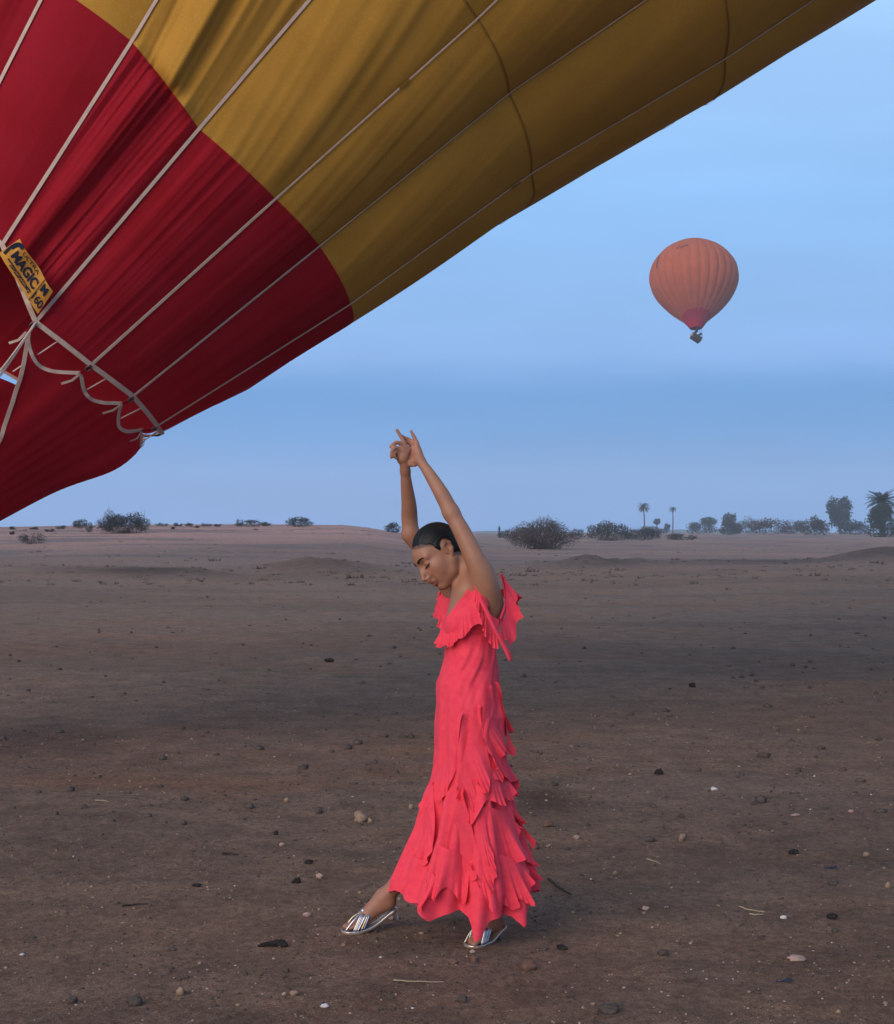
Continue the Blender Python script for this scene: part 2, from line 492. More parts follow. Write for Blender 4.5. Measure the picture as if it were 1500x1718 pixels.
def b_dev(t, s):
    # bilinear lookup of DEV, smooth in t, fading round the back
    w = np.clip(s, 0, 7.5)
    i = np.clip(np.searchsorted(ST, w, side='right') - 1, 0, len(ST) - 2)
    fs = (w - ST[i]) / (ST[i + 1] - ST[i])
    tt = np.clip(t, 0, 5.7)
    j = np.clip(np.searchsorted(DT, tt, side='right') - 1, 0, len(DT) - 2)
    ft = (tt - DT[j]) / (DT[j + 1] - DT[j])
    ft = np.where(j == len(DT) - 2, ft * ft * (3 - 2 * ft), ft)
    d = ((DEV[i, j] * (1 - fs)[..., None] + DEV[i + 1, j] * fs[..., None]) * (1 - ft)[..., None]
         + (DEV[i, j + 1] * (1 - fs)[..., None] + DEV[i + 1, j + 1] * fs[..., None]) * ft[..., None])
    fade = 1 - sstep(7.5, 12, s)
    fade = fade * (1 - sstep(8, 12, t)) * sstep(-5, -1.5, t)
    return d * fade[..., None]
def b_shape(t, s):
    t = np.asarray(t, float); s = np.asarray(s, float)
    P = b_base(t, s)
    d = b_dev(t, s)
    Yk = 11.2
    P = P + np.stack([d[..., 0] * Yk / F, 0 * t, -d[..., 1] * Yk / F], -1)
    return P
def b_normal(t, s):
    e = .02
    a = b_shape(t + e, s) - b_shape(t - e, s)
    b = b_shape(t, s + e) - b_shape(t, np.maximum(s - e, 0))
    return nrm(np.cross(b, a)) * 1.0
_n0 = b_normal(np.array([2.0]), np.array([1.0]))[0]
_out = b_shape(np.array([2.0]), np.array([1.0]))[0] - (BC + BA * 1.0)
BSGN = 1.0 if _n0 @ _out > 0 else -1.0
def b_wrinkle(t, s):
    g = np.floor(t); f = t - g
    env = np.sin(np.pi * f) ** .8
    amp = np.interp(g, [-3, -2, -1, 0, 1, 2, 3, 4, 5, 6], [.2, .25, .05, 1.0, .32, .14, .12, .14, .12, .12]) * np.interp(s, [0, 1.2, 2.2, 4, 7], [1, 1.15, 1.6, 1.25, .8])
    grow = np.interp(s, [0, .25, 1.0, 2.5, 5, 9, 16, 24], [.35, .8, 1.0, 1.15, .9, .6, .25, 0])
    drift = .06 * (s - 1.0)
    gold = sstep(S1 - .05, S1 + .05, s)
    slant = gold * (s - S1) * np.where(g <= 0, .16, .30) - (1 - gold) * np.where(g == 0, .10, .0) * (s - S1)
    q = (f + slant) * (5.2 - 1.6 * gold) + g * 7.7 + 3.3 * gold
    r1 = vnoise(q, s * .22 + g * 3.1, 101)
    r2 = vnoise((f + slant) * 13 + drift * 3 + g * 5.1, s * .5 + g, 102)
    r3 = vnoise((f + slant) * 30 + drift * 6 + g * 2.3, s * .8 + g, 103) * (1.4 - 1.0 * f) * (1 - .6 * gold)
    near = np.exp(-f / .35) if True else 0
    w = .105 * r1 + .042 * r2 + .019 * r3 * np.interp(g, [0, 1, 2, 3], [1.7, 1, .4, .3])
    bul = np.interp(s, [0, .5, 2, 8, 20, 23], [.0, .03, .05, .10, .12, 0])
    # slack cross folds near the red / gold seam
    return env * (bul + amp * grow * w)
def b_surf(t, s, lift=0.0, wr=True):
    t = np.asarray(t, float); s = np.asarray(s, float)
    n = b_normal(t, s) * BSGN
    k = (b_wrinkle(t, s) if wr else 0 * t) + lift
    return b_shape(t, s) + n * k[..., None]

TW = [[.023, .023, .023, .023], [.024, .023, .021, .018], [.023, .022, .021, .016], [.021, .018, .011, .009], [.018, .014, .006, .005], [.015, .010, .008, .011]]
def big_balloon():
    rt = root('hot_air_balloon', BC)
    tag(rt, 'huge red and gold hot air balloon leaning in from the upper left', 'hot air balloon')
    for g in range(-8, 14):
        vis = -2 <= g <= 6
        bands = ((0, S1, 'red_fabric'), (S1, S2, 'gold_fabric'), (S2, S3, 'gold_fabric'), (S3, 7.5, 'gold_fabric'), (7.5, 23.2, 'gold_fabric')) if vis else ((0, S1, 'red_fabric'), (S1, 23.2, 'gold_fabric'))
        for k, (sa, sb, mt) in enumerate(bands):
            nt = 72 if vis and k < 4 else 14
            ns = int((sb - sa) / (.045 if vis and k < 4 else .5)) + 4
            s = np.linspace(sa, sb, ns); t = np.linspace(g, g + 1, nt)
            T, S = np.meshgrid(t, s)
            P = b_surf(T, S)
            mesh_obj('fabric_panel', P.reshape(-1, 3), grid_faces(ns, nt), M[mt], rt)
    # load tapes along the gore seams
    for g in range(-2, 7):
        s = np.linspace(0.0, 9.0, 90)
        t = np.full_like(s, float(g))
        P = b_surf(t, s, .012, False)
        v, f = ribbon(P, b_normal(t, s) * BSGN, np.interp(s, [0, 1.45, 1.6, 9], TW[min(max(g + 1, 0), 5)]), .004)
        mesh_obj('load_tape', v, f, M['tape'], rt, smooth=False)
        for sk in ((2.55,) if g in (2, 4) else ()):
            s_ = np.linspace(sk + .45 * (g == 4), sk + .45 * (g == 4) + .08, 4); t_ = np.full_like(s_, float(g))
            v, f = ribbon(b_surf(t_, s_, .017, False), b_normal(t_, s_) * BSGN, .018, .005)
            mesh_obj('tape_splice', v, f, M['seam'], rt, smooth=False)
    # horizontal seams
    for sk in (S2, S3, 7.5):
        for g in range(-1, 6):
            t = np.linspace(g, g + 1, 60); s = np.full_like(t, sk)
            v, f = ribbon(b_surf(t, s, .004), b_normal(t, s) * BSGN, .012, .002)
            mesh_obj('seam_tape', v, f, M['seam'], rt, smooth=False)
    # mouth hem
    t = np.linspace(-8, 14, 400); s = np.zeros_like(t)
    v, f = ribbon(b_surf(t, s, .016), b_normal(t, s + .02) * BSGN, .033, .006)
    mesh_obj('mouth_tape', v, f, M['tape'], rt, smooth=False)
    return rt
BB = big_balloon()

# the maker's patch: a gold cloth label sewn over the hem between two tapes
def patch():
    cor = np.array([b_surf(np.array([a]), np.array([b]), .045, False)[0] for a, b in ((0.12, .02), (.98, .03), (.90, .30), (0.02, .27))])
    # photo-measured corners, kept on the fabric's depth
    pix = [(-1, 424), (63, 527), (89, 489), (34, 400)]
    cor = np.array([W(p[0], p[1], c[1] - .05) for p, c in zip(pix, cor)])
    nrm_ = nrm(np.cross(cor[1] - cor[0], cor[3] - cor[0]))
    if nrm_ @ (np.array([0, 0, CZ]) - cor[0]) < 0: nrm_ = -nrm_
    def at(u, v, lift=0.0):
        u = np.asarray(u, float)[..., None]; v = np.asarray(v, float)[..., None]
        q = (cor[0] * (1 - u) + cor[1] * u) * (1 - v) + (cor[3] * (1 - u) + cor[2] * u) * v
        bend = .012 * np.sin(u * 9) * (.4 + v) + .010 * np.sin(u * 3.1 + 1)
        return q + nrm_ * (bend + lift)
    U, Vv = np.meshgrid(np.linspace(0, 1, 30), np.linspace(0, 1, 12))
    front = at(U, Vv).reshape(-1, 3); back = at(U, Vv, -.004).reshape(-1, 3)
    f = [tuple(q) for q in grid_faces(12, 30)]
    o = mesh_obj('name_patch', np.vstack([front]), np.array(f), M['label_gold'], BB)
    def text(body, x0, x1, y0, y1, bold=False, offset=0.0, rot=0):
        cu = bpy.data.curves.new('lettering', 'FONT'); cu.body = body; cu.size = 1.0; cu.offset = offset
        to = bpy.data.objects.new('lettering', cu); COL.objects.link(to)
        dg = bpy.context.evaluated_depsgraph_get(); dg.update()
        me = bpy.data.meshes.new_from_object(to.evaluated_get(dg))
        co = np.array([v.co[:2] for v in me.vertices])
        fs = [tuple(p.vertices) for p in me.polygons]
        bpy.data.objects.remove(to); bpy.data.curves.remove(cu); bpy.data.meshes.remove(me)
        lo, hi = co.min(0), co.max(0)
        q = (co - lo) / (hi - lo)
        mesh_obj('lettering', at(x0 + q[:, 0] * (x1 - x0), y0 + q[:, 1] * (y1 - y0), .004), fs, M['ink'], o, smooth=False)
    text('MAGIC', .13, .72, .34, .74, offset=.035)
    text('ULTRA', .22, .62, .80, .93)
    text('M', .80, .93, .60, .92, offset=.05)
    text('160', .77, .985, .14, .46, offset=.02)
    def stroke(pts, w):
        p = np.array(pts); q = polyline(p, 24)
        c = at(q[:, 0], q[:, 1], .004)
        v, f = ribbon(c, np.repeat(nrm_[None], len(c), 0), w, .0015)
        return v, f
    v, f = join([stroke([(.05, .18), (.03, .50), (.05, .80), (.10, .93)], .018), stroke([(.04, .55), (.055, .80), (.10, .93), (.16, .94)], .03)])
    mesh_obj('swoosh', v, f, M['ink'], o, smooth=False)
    # small print, too small to read: broken thin strokes
    parts = []
    for row, (a, b) in ((.22, (.14, .70)), (.145, (.22, .68))):
        x = a
        while x < b:
            ln = random.uniform(.012, .03)
            parts.append(stroke([(x, row + random.uniform(-.02, .02)), (x + ln * .5, row + random.uniform(-.02, .02)), (x + ln, row + random.uniform(-.02, .02))], .009))
            x += ln + random.uniform(.006, .014)
    v, f = join(parts)
    q = mesh_obj('small_print', v, f, M['ink'], o, smooth=False); q['kind'] = 'stuff'
    # seam across the patch
    v, f = ribbon(at(np.full(8, .765), np.linspace(0, 1, 8), .004), np.repeat(nrm_[None], 8, 0), .006, .002)
    mesh_obj('patch_seam', v, f, M['seam'], o, smooth=False)
patch()

# the scoop: a red cloth cone laced below the mouth
def scoop_pt(t, q, lift=0.0):
    """t: seam number, q: metres below the mouth along the axis"""
    t = np.asarray(t, float); q = np.asarray(q, float)
    P0 = b_shape(t, np.zeros_like(t))
    cen = BC + 0 * P0
    rad = P0 - cen
    k = 1 - .285 * q + sstep(3.2, 4.6, t) * (.055 * np.exp(-((q - .42) / .26) ** 2) - .05 * np.exp(-((q - .06) / .09) ** 2))
    P = cen + rad * k[..., None] - BA * q[..., None]
    n = nrm(rad)
    f = t - np.floor(t)
    fold = .05 * vnoise(t * 3.1 + 4, q * .35, 201) + .03 * vnoise(t * 9, q * .5, 202)
    fold = fold * np.interp(q, [0, .3, 2], [.25, .7, 1.2])
    return P + n * (fold + lift)[..., None]
def q_top(t):
    f = t - np.floor(t)
    sag = np.interp(np.floor(t), [0, 1, 2, 3, 4, 5, 8], [.2, .125, .10, .115, .08, .03, .03])
    return .085 + sag * np.sin(np.pi * f)
def scoop():
    n_t, n_q = 150, 50
    u = np.linspace(0, 1, n_t); w = np.linspace(0, 1, n_q)
    Uu, Ww = np.meshgrid(u, w)
    qb = 2.3
    T0 = 1.0 + Uu * 6.0
    Q = q_top(T0) * (1 - Ww) + qb * Ww
    Tl = 1.0 + 1.5 * np.clip(Q - .06, 0, 1.6)
    T = Tl + (7.0 - Tl) * Uu
    Q = q_top(np.clip(T0, 1, 7)) * (1 - Ww) + qb * Ww
    P = scoop_pt(T, Q)
    o = mesh_obj('scoop', P.reshape(-1, 3), grid_faces(n_q, n_t), M['red_fabric'], BB)
    # the far flap of the scoop, seen past the free edge
    wq = np.linspace(0, 1, 40); ut = np.linspace(0, 1, 60)
    U2, W2 = np.meshgrid(ut, wq)
    T2r = 1.0 + 1.5 * np.clip((.43 + 1.87 * W2) - .06, 0, 1.6)
    T2 = -4 + (T2r + .05 + 4) * U2
    Q2 = (.43 + .05 * np.sin(T2 * 2.2 + .6) * (1 - W2)) + (2.3 - .45) * W2
    P2 = scoop_pt(T2, Q2, -.05)
    mesh_obj('scoop_flap', P2.reshape(-1, 3), grid_faces(40, 60), M['red_fabric'], BB)
    # hem tape along the laced edge, and down the free edge at left
    t = np.linspace(1, 5.0, 200)
    e = scoop_pt(t, q_top(t), .006); nn = nrm(e - BC)
    v, f = ribbon(e, nn, .024, .005); mesh_obj('scoop_hem', v, f, M['tape'], o, smooth=False)
    q = np.linspace(.085, 1.3, 60); t = 1.0 + 1.5 * (q - .06)
    e = scoop_pt(t, q, .006); nn = nrm(e - BC)
    v, f = ribbon(e, nn, .027, .005); mesh_obj('edge_tape', v, f, M['tape'], o, smooth=False)
    # ties: a strap with a steel ring from the mouth hem to the scoop hem at every seam, with a loose tail
    for g in range(1, 6):
        a = b_surf(np.array([g + .0]), np.array([0.0]), .02, False)[0]; b = scoop_pt(np.array([g + .0]), np.array([.10]), .01)[0]
        nn = nrm(a - BC)
        v, f = ribbon(np.array([a, (a + b) / 2 + nn * .008, b]), np.repeat(nn[None], 3, 0), .024, .004)
        mesh_obj('tie_strap', v, f, M['red_fabric'], BB, smooth=False)
        ang = np.linspace(0, 2 * np.pi, 17)[:-1]
        ctr = a * .7 + b * .3 + nn * .012
        axx = nrm(b - a); bx = np.cross(nn, axx)
        ringp = ctr + .020 * (np.cos(ang)[:, None] * axx + np.sin(ang)[:, None] * bx)
        v, f = tube(np.vstack([ringp, ringp[:1]]), .005, 6); mesh_obj('tie_ring', v, f, M['steel'], BB)
        tl = scoop_pt(np.array([g, g, g - .02]), np.array([.09, .16, .20]), .014)
        tl[2] += np.array([-.03, 0, 0])
        v, f = ribbon(tl, np.repeat(nn[None], 3, 0), .016, .003); mesh_obj('tie_tail', v, f, M['tape'], BB, smooth=False)
        # inner lacing cord seen through the gap
        if g < 5:
            p0 = b_surf(np.array([g + .45]), np.array([0.03]), -.02, False)[0]; p1 = scoop_pt(np.array([g + .30]), np.array([.34]), -.03)[0]
            v, f = tube(polyline([p0, p1], 4), .0045, 6); mesh_obj('lacing_cord', v, f, M['cord_white'], BB)
    # flying wires / straps from the hem to the (unseen) burner frame, lower left
    a = b_surf(np.array([1.0]), np.array([0.0]), .03, False)[0]
    for dx, (px, py) in enumerate(((-46, 690), (-40, 668))):
        b = W(px, py, 10.2)
        v, f = tube(polyline([a, (a + b) / 2 + np.array([0, 0, -.02]), b], 12), .006 if dx else .009, 6)
        mesh_obj('suspension_line', v, f, M['tape'], BB)
scoop()

# ---------------------------------------------------------------- the orange balloon in flight
def far_balloon():
    Yb = 365.0
    loc = W(1168, 556, Yb)
    rt = root('hot_air_balloon', loc)
    tag(rt, 'terracotta orange hot air balloon with crimson skirt floating in the sky', 'hot air balloon')
    R = 10.0
    k = R / 505.0
    hs = np.array([1165, 1120, 1080, 1010, 950, 850, 750, 650, 560, 450, 350, 250, 180, 142, 128, 122]) 
    rs = np.array([70, 105, 140, 225, 295, 387, 455, 494, 505, 486, 430, 335, 215, 120, 55, 2])
    z = (1200 - hs) * k * 1.03
    sp = polyline(np.stack([rs * k, z], -1), 160)
    Rm = Matrix.Rotation(math.radians(-.5), 3, 'Y') @ Matrix.Rotation(math.radians(-12), 3, 'X')
    Rm = np.array(Rm)
    NGO = 28
    def pt(th, i_r, i_z, bul=0.0):
        f = (th / (2 * np.pi) * NGO) % 1.0
        r = i_r * (1 + .028 * np.sin(np.pi * f) ** .7 - .012) + bul
        p = np.stack([r * np.cos(th), r * np.sin(th), i_z + 0 * th], -1)
        return p @ Rm.T + loc
    # the crimson part climbs higher on the near side
    for g in range(NGO):
        th = np.linspace(g, g + 1, 9) / NGO * 2 * np.pi
        TT, II = np.meshgrid(th, np.arange(160))
        P = pt(TT, sp[II, 0], sp[II, 1])
        zloc = sp[II, 1]
        zcut = 2.5 - 1.5 * np.sin(TT)
        fc = grid_faces(160, 9)
        zc = zloc.reshape(-1)[fc].mean(1); zk = zcut.reshape(-1)[fc].mean(1)
        mesh_obj('fabric_panel', P.reshape(-1, 3), fc[zc > zk], M['orange_fabric'], rt)
        sel = fc[zc <= zk]
        mesh_obj('skirt_panel', P.reshape(-1, 3), sel, M['crimson'], rt)
        thk = np.full(145, g / NGO * 2 * np.pi)
        p = pt(thk, sp[15:, 0], sp[15:, 1], .02)
        v, f = tube(p, .035, 4); mesh_obj('load_tape', v, f, M['orange_seam'], rt)
    # faint dark lettering on the left flank
    for (thd, zc, up) in ((205, 13.6, 0), (238, 16.8, 1)):
        parts = []
        for q in range(7):
            i = np.argmin(abs(sp[:, 1] - (zc + (q * .42 if not up else q * .07))) + (np.arange(160) < 50) * 99)
            th0 = math.radians(thd + (0 if not up else q * 2.5))
            a = pt(np.array([th0]), sp[i, 0], sp[i, 1], .08)[0]
            b = pt(np.array([th0 + .03]), sp[i, 0], sp[i, 1] + .25 * (q % 2), .08)[0]
            parts.append(tube(np.array([a, b + np.array([0, 0, .3])]), .07, 4))
        v, f = join(parts); o = mesh_obj('lettering', v, f, M['ink'], rt); o['kind'] = 'stuff'
    # burner frame and basket hang below, swung a little
    B = np.array(Matrix.Rotation(math.radians(24), 3, 'Y') @ Matrix.Rotation(math.radians(-30), 3, 'X') @ Matrix.Rotation(math.radians(15), 3, 'Z'))
    bc = loc + np.array([0.15, 0, -1.0])
    def box(c, s, tw=1.0):
        c = np.array(c, float); s = np.array(s, float) / 2
        v = np.array([[x, y, zz_] for zz_ in (-1, 1) for x, y in ((-1, -1), (1, -1), (1, 1), (-1, 1))], float)
        v[4:, :2] *= tw
        v = v * s + c
        return v @ B.T + bc, [(3, 2, 1, 0), (4, 5, 6, 7), (0, 1, 5, 4), (1, 2, 6, 5), (2, 3, 7, 6), (3, 0, 4, 7)]
    v, f = box((0, 0, -.75), (2.3, 1.3, 1.05), 1.06); bk = mesh_obj('basket', v, f, M['wicker'], rt, smooth=False)
    parts = [box((0, s * .69, -.2), (2.5, .12, .12)) for s in (-1, 1)] + [box((s * 1.2, 0, -.2), (.12, 1.3, .12)) for s in (-1, 1)]
    v, f = join(parts); mesh_obj('rim', v, f, M['dark_frame'], bk, smooth=False)
    v, f = box((-1.16, 0, -.62), (.14, 1.2, .6)); mesh_obj('end_pad', v, f, M['tan'], bk, smooth=False)
    parts = [box((x * .55, y * .4, .75), (.5, .5, .3)) for x in (-1, 1) for y in (-1, 1)]
    v, f = join(parts); mesh_obj('burner', v, f, M['dark_frame'], rt, smooth=False)
    for sx in (-1, 1):
        for sy in (-1, 1):
            lo = np.array([sx * 1.05, sy * .6, -.2]) @ B.T + bc; hi = np.array([sx * .9, sy * .6, .75]) @ B.T + bc
            v, f = tube(np.array([lo, hi]), .06, 6); mesh_obj('upright', v, f, M['dark_frame'], rt)
            top = pt(np.array([math.atan2(sy, sx)]), sp[0, 0], sp[0, 1])[0]
            v, f = tube(np.array([hi, top]), .03, 4); mesh_obj('suspension_line', v, f, M['dark_frame'], rt)
    # heads of the passengers above the rim, too small to tell apart
    return rt
far_balloon()
# ---------------------------------------------------------------- vegetation
def plant_mat(name, a, b, tr=.15):
    return material(name, a, .85, .1, noise=[(3.0, b, .35, .65)], translucent=tr)
M['leaf_grey'] = plant_mat('leaf_grey', (.060, .058, .052), (.035, .036, .036))
M['leaf_brown'] = plant_mat('leaf_brown', (.115, .082, .066), (.062, .047, .042))
M['leaf_olive'] = plant_mat('leaf_olive', (.070, .062, .038), (.04, .036, .026))
M['leaf_green'] = plant_mat('leaf_green', (.045, .062, .038), (.026, .036, .024))
M['leaf_palm'] = plant_mat('leaf_palm', (.050, .062, .034), (.03, .036, .022))
M['dead_frond'] = plant_mat('dead_frond', (.10, .075, .05), (.06, .045, .032))
M['twig'] = material('twig', (.085, .062, .052), .9, .1)
M['bark'] = material('bark', (.09, .07, .055), .9, .1, noise=[(8, (.055, .042, .034), .4, .6)])

def H1(x, y): return float(H(np.array([x]), np.array([y]))[0])
def stand(px, Y):
    x = (px - CX) / F * Y
    return np.array([x, Y, H1(x, Y)])

def leaf_cloud(centres, radii, n, size, r_, flat=1.0, shell=.35):
    """n small leaf faces through a set of lobes"""
    c = np.array(centres, float); rd = np.array(radii, float)
    if rd.ndim == 1: rd = np.stack([rd, rd, rd * flat], 1)
    wgt = rd.prod(1) ** .7; idx = r_.choice(len(c), n, p=wgt / wgt.sum())
    d = nrm(r_.normal(size=(n, 3)))
    rad = r_.uniform(shell ** 3, 1, n) ** (1 / 3)
    P = c[idx] + d * rd[idx] * (rad * r_.uniform(.86, 1.16, n))[:, None]
    a = nrm(r_.normal(size=(n, 3))); b = nrm(np.cross(a, nrm(r_.normal(size=(n, 3)))))
    s = size * r_.uniform(.5, 1.4, n)[:, None]
    V = np.stack([P - a * s, P + b * s * .45, P + a * s, P - b * s * .45], 1).reshape(-1, 3)
    return V, np.arange(4 * n).reshape(-1, 4)

def bush(px, Y, wpx, hpx, leaf, label, name='bush', cat='bush', group=None, n=2600, lobes=9, twigs=40, spiky=.25, seed=0, lean=0, size=None):
    r_ = np.random.default_rng(1000 + seed)
    base = stand(px, Y)
    w = wpx / F * Y; h = hpx / F * Y
    rt = root(name, base); tag(rt, label, cat, group)
    cs, rs = [], []
    for k in range(lobes):
        u = r_.uniform(-1, 1); v = r_.uniform(-1, 1)
        prof = (1 - abs(u) ** 2.2)
        hh = h * (.34 + .60 * prof * r_.uniform(.55, 1.1))
        cs.append(base + np.array([u * w * .38 + lean * hh, v * w * .30, hh * .80]))
        rs.append((w * r_.uniform(.13, .21), w * r_.uniform(.13, .21), min(hh * .62, h * r_.uniform(.24, .36))))
    cs.append(base + np.array([0, 0, h * .22])); rs.append((w * .42, w * .36, h * .26))
    V, Fq = leaf_cloud(cs, rs, n, size or max(.05, h * .045), r_)
    V[:, 2] = np.maximum(V[:, 2], base[2] - .05)
    mesh_obj('foliage', V, Fq, M[leaf], rt, smooth=False)
    parts = []
    for k in range(twigs):
        a = base + np.array([r_.normal() * w * .10, r_.normal() * w * .08, -.05])
        u = r_.uniform(-1, 1)
        top = base + np.array([u * w * .5, r_.uniform(-.4, .4) * w, h * (1.02 - .55 * abs(u)) * r_.uniform(.75, 1.0 + spiky)])
        mid = (a + top) / 2 + r_.normal(size=3) * np.array([.05, .05, .02]) * w + np.array([0, 0, .06 * h])
        parts.append(tube(polyline([a, mid, top], 5), np.linspace(.010, .003, 5) * max(h, .6) * .8, 4, False))
    if parts:
        v, f = join(parts); o = mesh_obj('branches', v, f, M['twig'], rt); o['kind'] = 'stuff'
    return rt

def palm(px, Y, hpx, crown, label, thick=1.0, fronds=34, skirt=0, seed=0, group=None, trunk_vis=True, droop=1.0):
    r_ = np.random.default_rng(500 + seed)
    base = stand(px, Y); h = hpx / F * Y; cr = crown / F * Y
    rt = root('palm_tree', base); tag(rt, label, 'palm tree', group)
    top = base + np.array([r_.normal() * .02 * h, 0, h - cr * .62])
    pts = polyline([base - np.array([0, 0, .2]), base * .5 + top * .5 + np.array([.012 * h, 0, 0]), top], 14)
    rad = np.interp(np.linspace(0, 1, 14), [0, .1, .9, 1], [.032, .022, .018, .024]) * h * thick * (1 + .08 * np.sin(np.arange(14) * 2.4))
    v, f = tube(pts, rad, 8); mesh_obj('trunk', v, f, M['bark'], rt)
    parts = []
    def frond(az, elev, L, mat_parts, dr):
        n = 9
        d = np.array([math.cos(az), math.sin(az), 0])
        t = np.linspace(0, 1, n)
        arc = elev - dr * t ** 1.3
        step = L / (n - 1)
        P = [top.copy()]
        for k in range(1, n):
            P.append(P[-1] + step * (d * math.cos(arc[k]) + np.array([0, 0, math.sin(arc[k])])))
        P = np.array(P)
        mat_parts.append(tube(P, np.linspace(.010, .003, n) * L, 3, False))
        side = np.array([-d[1], d[0], 0])
        V = []; Q = []
        for k in range(1, n):
            for s in (-1, 1):
                for m in range(2):
                    b = P[k - 1] * (1 - m / 2) + P[k] * (m / 2)
                    ll = L * .24 * math.sin(math.pi * (.15 + .8 * (k + m / 2) / n)) * r_.uniform(.8, 1.15)
                    tip = b + (side * s * .8 + (P[k] - P[k - 1]) / step * .55 + np.array([0, 0, -.25 + r_.uniform(-.15, .15)])) * ll
                    w_ = (P[k] - P[k - 1]) * .28
                    q = len(V); V += [b - w_, b + w_, tip]; Q.append((q, q + 1, q + 2))
        mat_parts.append((np.array(V), Q))
    for k in range(fronds):
        az = k * 2.39996 + r_.uniform(-.2, .2)
        e = math.radians(np.interp(k / fronds, [0, 1], [78, -12]) + r_.uniform(-8, 8))
        mp = []
        frond(az, e, cr * r_.uniform(.88, 1.1), mp, math.radians(62) * droop)
        v, f = join(mp)
        mesh_obj('frond', v, f, M['leaf_palm'], rt, smooth=False)
    for k in range(skirt):
        mp = []
        frond(k * 2.39996 + .7, math.radians(r_.uniform(-75, -20)), cr * r_.uniform(.7, 1.0), mp, math.radians(25))
        v, f = join(mp)
        mesh_obj('dry_frond', v, f, M['dead_frond'], rt, smooth=False)
    return rt

def tree(px, Y, hpx, wpx, leaf, label, flat=.8, trunk=.35, seed=0, n=1800, lobes=8, group=None, size=None):
    r_ = np.random.default_rng(300 + seed)
    base = stand(px, Y); h = hpx / F * Y; w = wpx / F * Y
    rt = root('tree', base); tag(rt, label, 'tree', group)
    c0 = base + np.array([0, 0, h * (trunk + (1 - trunk) * .5)])
    cs, rs = [c0, c0 - np.array([0, 0, h * (1 - trunk) * .22])], [(w * .38, w * .36, h * (1 - trunk) * .42), (w * .36, w * .34, h * (1 - trunk) * .26)]
    tips = []
    for k in range(lobes):
        a = k * 2.39996; u = r_.uniform(.35, .8)
        p = c0 + np.array([math.cos(a) * w * .40 * u, math.sin(a) * w * .40 * u, r_.uniform(-.5, .62) * h * (1 - trunk) * .5])
        cs.append(p); q = r_.uniform(.13, .20) * w
        rs.append((q, q, min(q * flat * 1.2, h * (1 - trunk) * .3))); tips.append(p)
    V, Fq = leaf_cloud(cs, rs, n, size or h * .03, r_, shell=.3)
    mesh_obj('crown', V, Fq, M[leaf], rt, smooth=False)
    fork = base + np.array([0, 0, h * trunk * .85])
    parts = [tube(polyline([base - np.array([0, 0, .2]), (base + fork) / 2 + np.array([.02 * h, 0, 0]), fork], 6), np.linspace(.035, .024, 6) * h, 7)]
    for p in tips:
        parts.append(tube(polyline([fork, (fork + p) / 2 + np.array([0, 0, -.03 * h]), p], 5), np.linspace(.016, .005, 5) * h, 5))
    v, f = join(parts); mesh_obj('trunk', v, f, M['bark'], rt)
    return rt

# bushes that stand on the plain
bush(911, 136, 118, 53, 'leaf_brown', 'large brown twiggy bush standing alone behind the woman', n=7500, lobes=15, twigs=170, spiky=.12, seed=1, size=.065)
bush(208, 104, 100, 33, 'leaf_grey', 'wide dark rounded bush standing on the pale sand hill', n=5200, lobes=14, twigs=50, spiky=.10, seed=2, size=.05)
bush(183, 107, 26, 40, 'leaf_grey', 'thin upright scrub poking up behind the wide dark bush, left side', n=500, lobes=5, twigs=14, spiky=.2, seed=3, size=.05)
bush(239, 108, 22, 40, 'leaf_grey', 'thin upright scrub poking up behind the wide dark bush, right side', n=420, lobes=4, twigs=12, spiky=.2, seed=4, size=.05)
bush(54, 91, 50, 23, 'leaf_grey', 'small dark bush low on the sand hill slope, nearest the hanging red cloth', n=900, lobes=7, twigs=34, spiky=.3, seed=5, size=.04)
bush(1022, 215, 92, 34, 'leaf_olive', 'olive brown thicket to the right of the twiggy bush', n=3600, lobes=11, twigs=50, spiky=.12, seed=6, size=.11)
bush(1078, 225, 74, 22, 'leaf_grey', 'low dark thicket trailing off the right of the olive one', n=2000, lobes=9, twigs=20, seed=7, size=.11)
bush(1142, 235, 54, 13, 'leaf_olive', 'low flat green bush in front of the two slim palms', n=1200, lobes=8, twigs=10, seed=8, size=.1)
bush(968, 235, 34, 22, 'leaf_grey', 'small dim bush between the twiggy bush and the olive thicket', n=800, lobes=6, twigs=12, seed=9, size=.1)
bush(858, 240, 42, 20, 'leaf_grey', 'dim low bush just left of the twiggy bush', n=900, lobes=7, twigs=10, seed=10, size=.1)
bush(838, 300, 9, 22, 'leaf_grey', 'thin dark sapling left of the twiggy bush', n=220, lobes=4, twigs=6, seed=11, size=.14)
bush(660, 128, 32, 17, 'leaf_grey', 'dark bush on the crest beside the raised right arm', n=1300, lobes=7, twigs=16, seed=12, size=.05)
bush(500, 122, 48, 18, 'leaf_grey', 'tallest dark bush on the crest of the sand hill', n=1700, lobes=9, twigs=26, spiky=.1, seed=13, size=.05)
bush(424, 123, 62, 11, 'leaf_grey', 'long low scrub on the crest left of the tallest crest bush', n=1200, lobes=10, twigs=26, seed=14, size=.045)
bush(401, 122, 18, 14, 'leaf_grey', 'knobby scrub at the left end of the long crest scrub', n=400, lobes=4, twigs=8, seed=15, size=.045)
bush(135, 117, 32, 16, 'leaf_grey', 'dark bush on the crest left of the wide dark bush', n=900, lobes=7, twigs=14, seed=16, size=.05)
bush(150, 106, 12, 20, 'leaf_grey', 'small dark scrub touching the left foot of the wide dark bush', n=300, lobes=4, twigs=6, seed=17, size=.045)
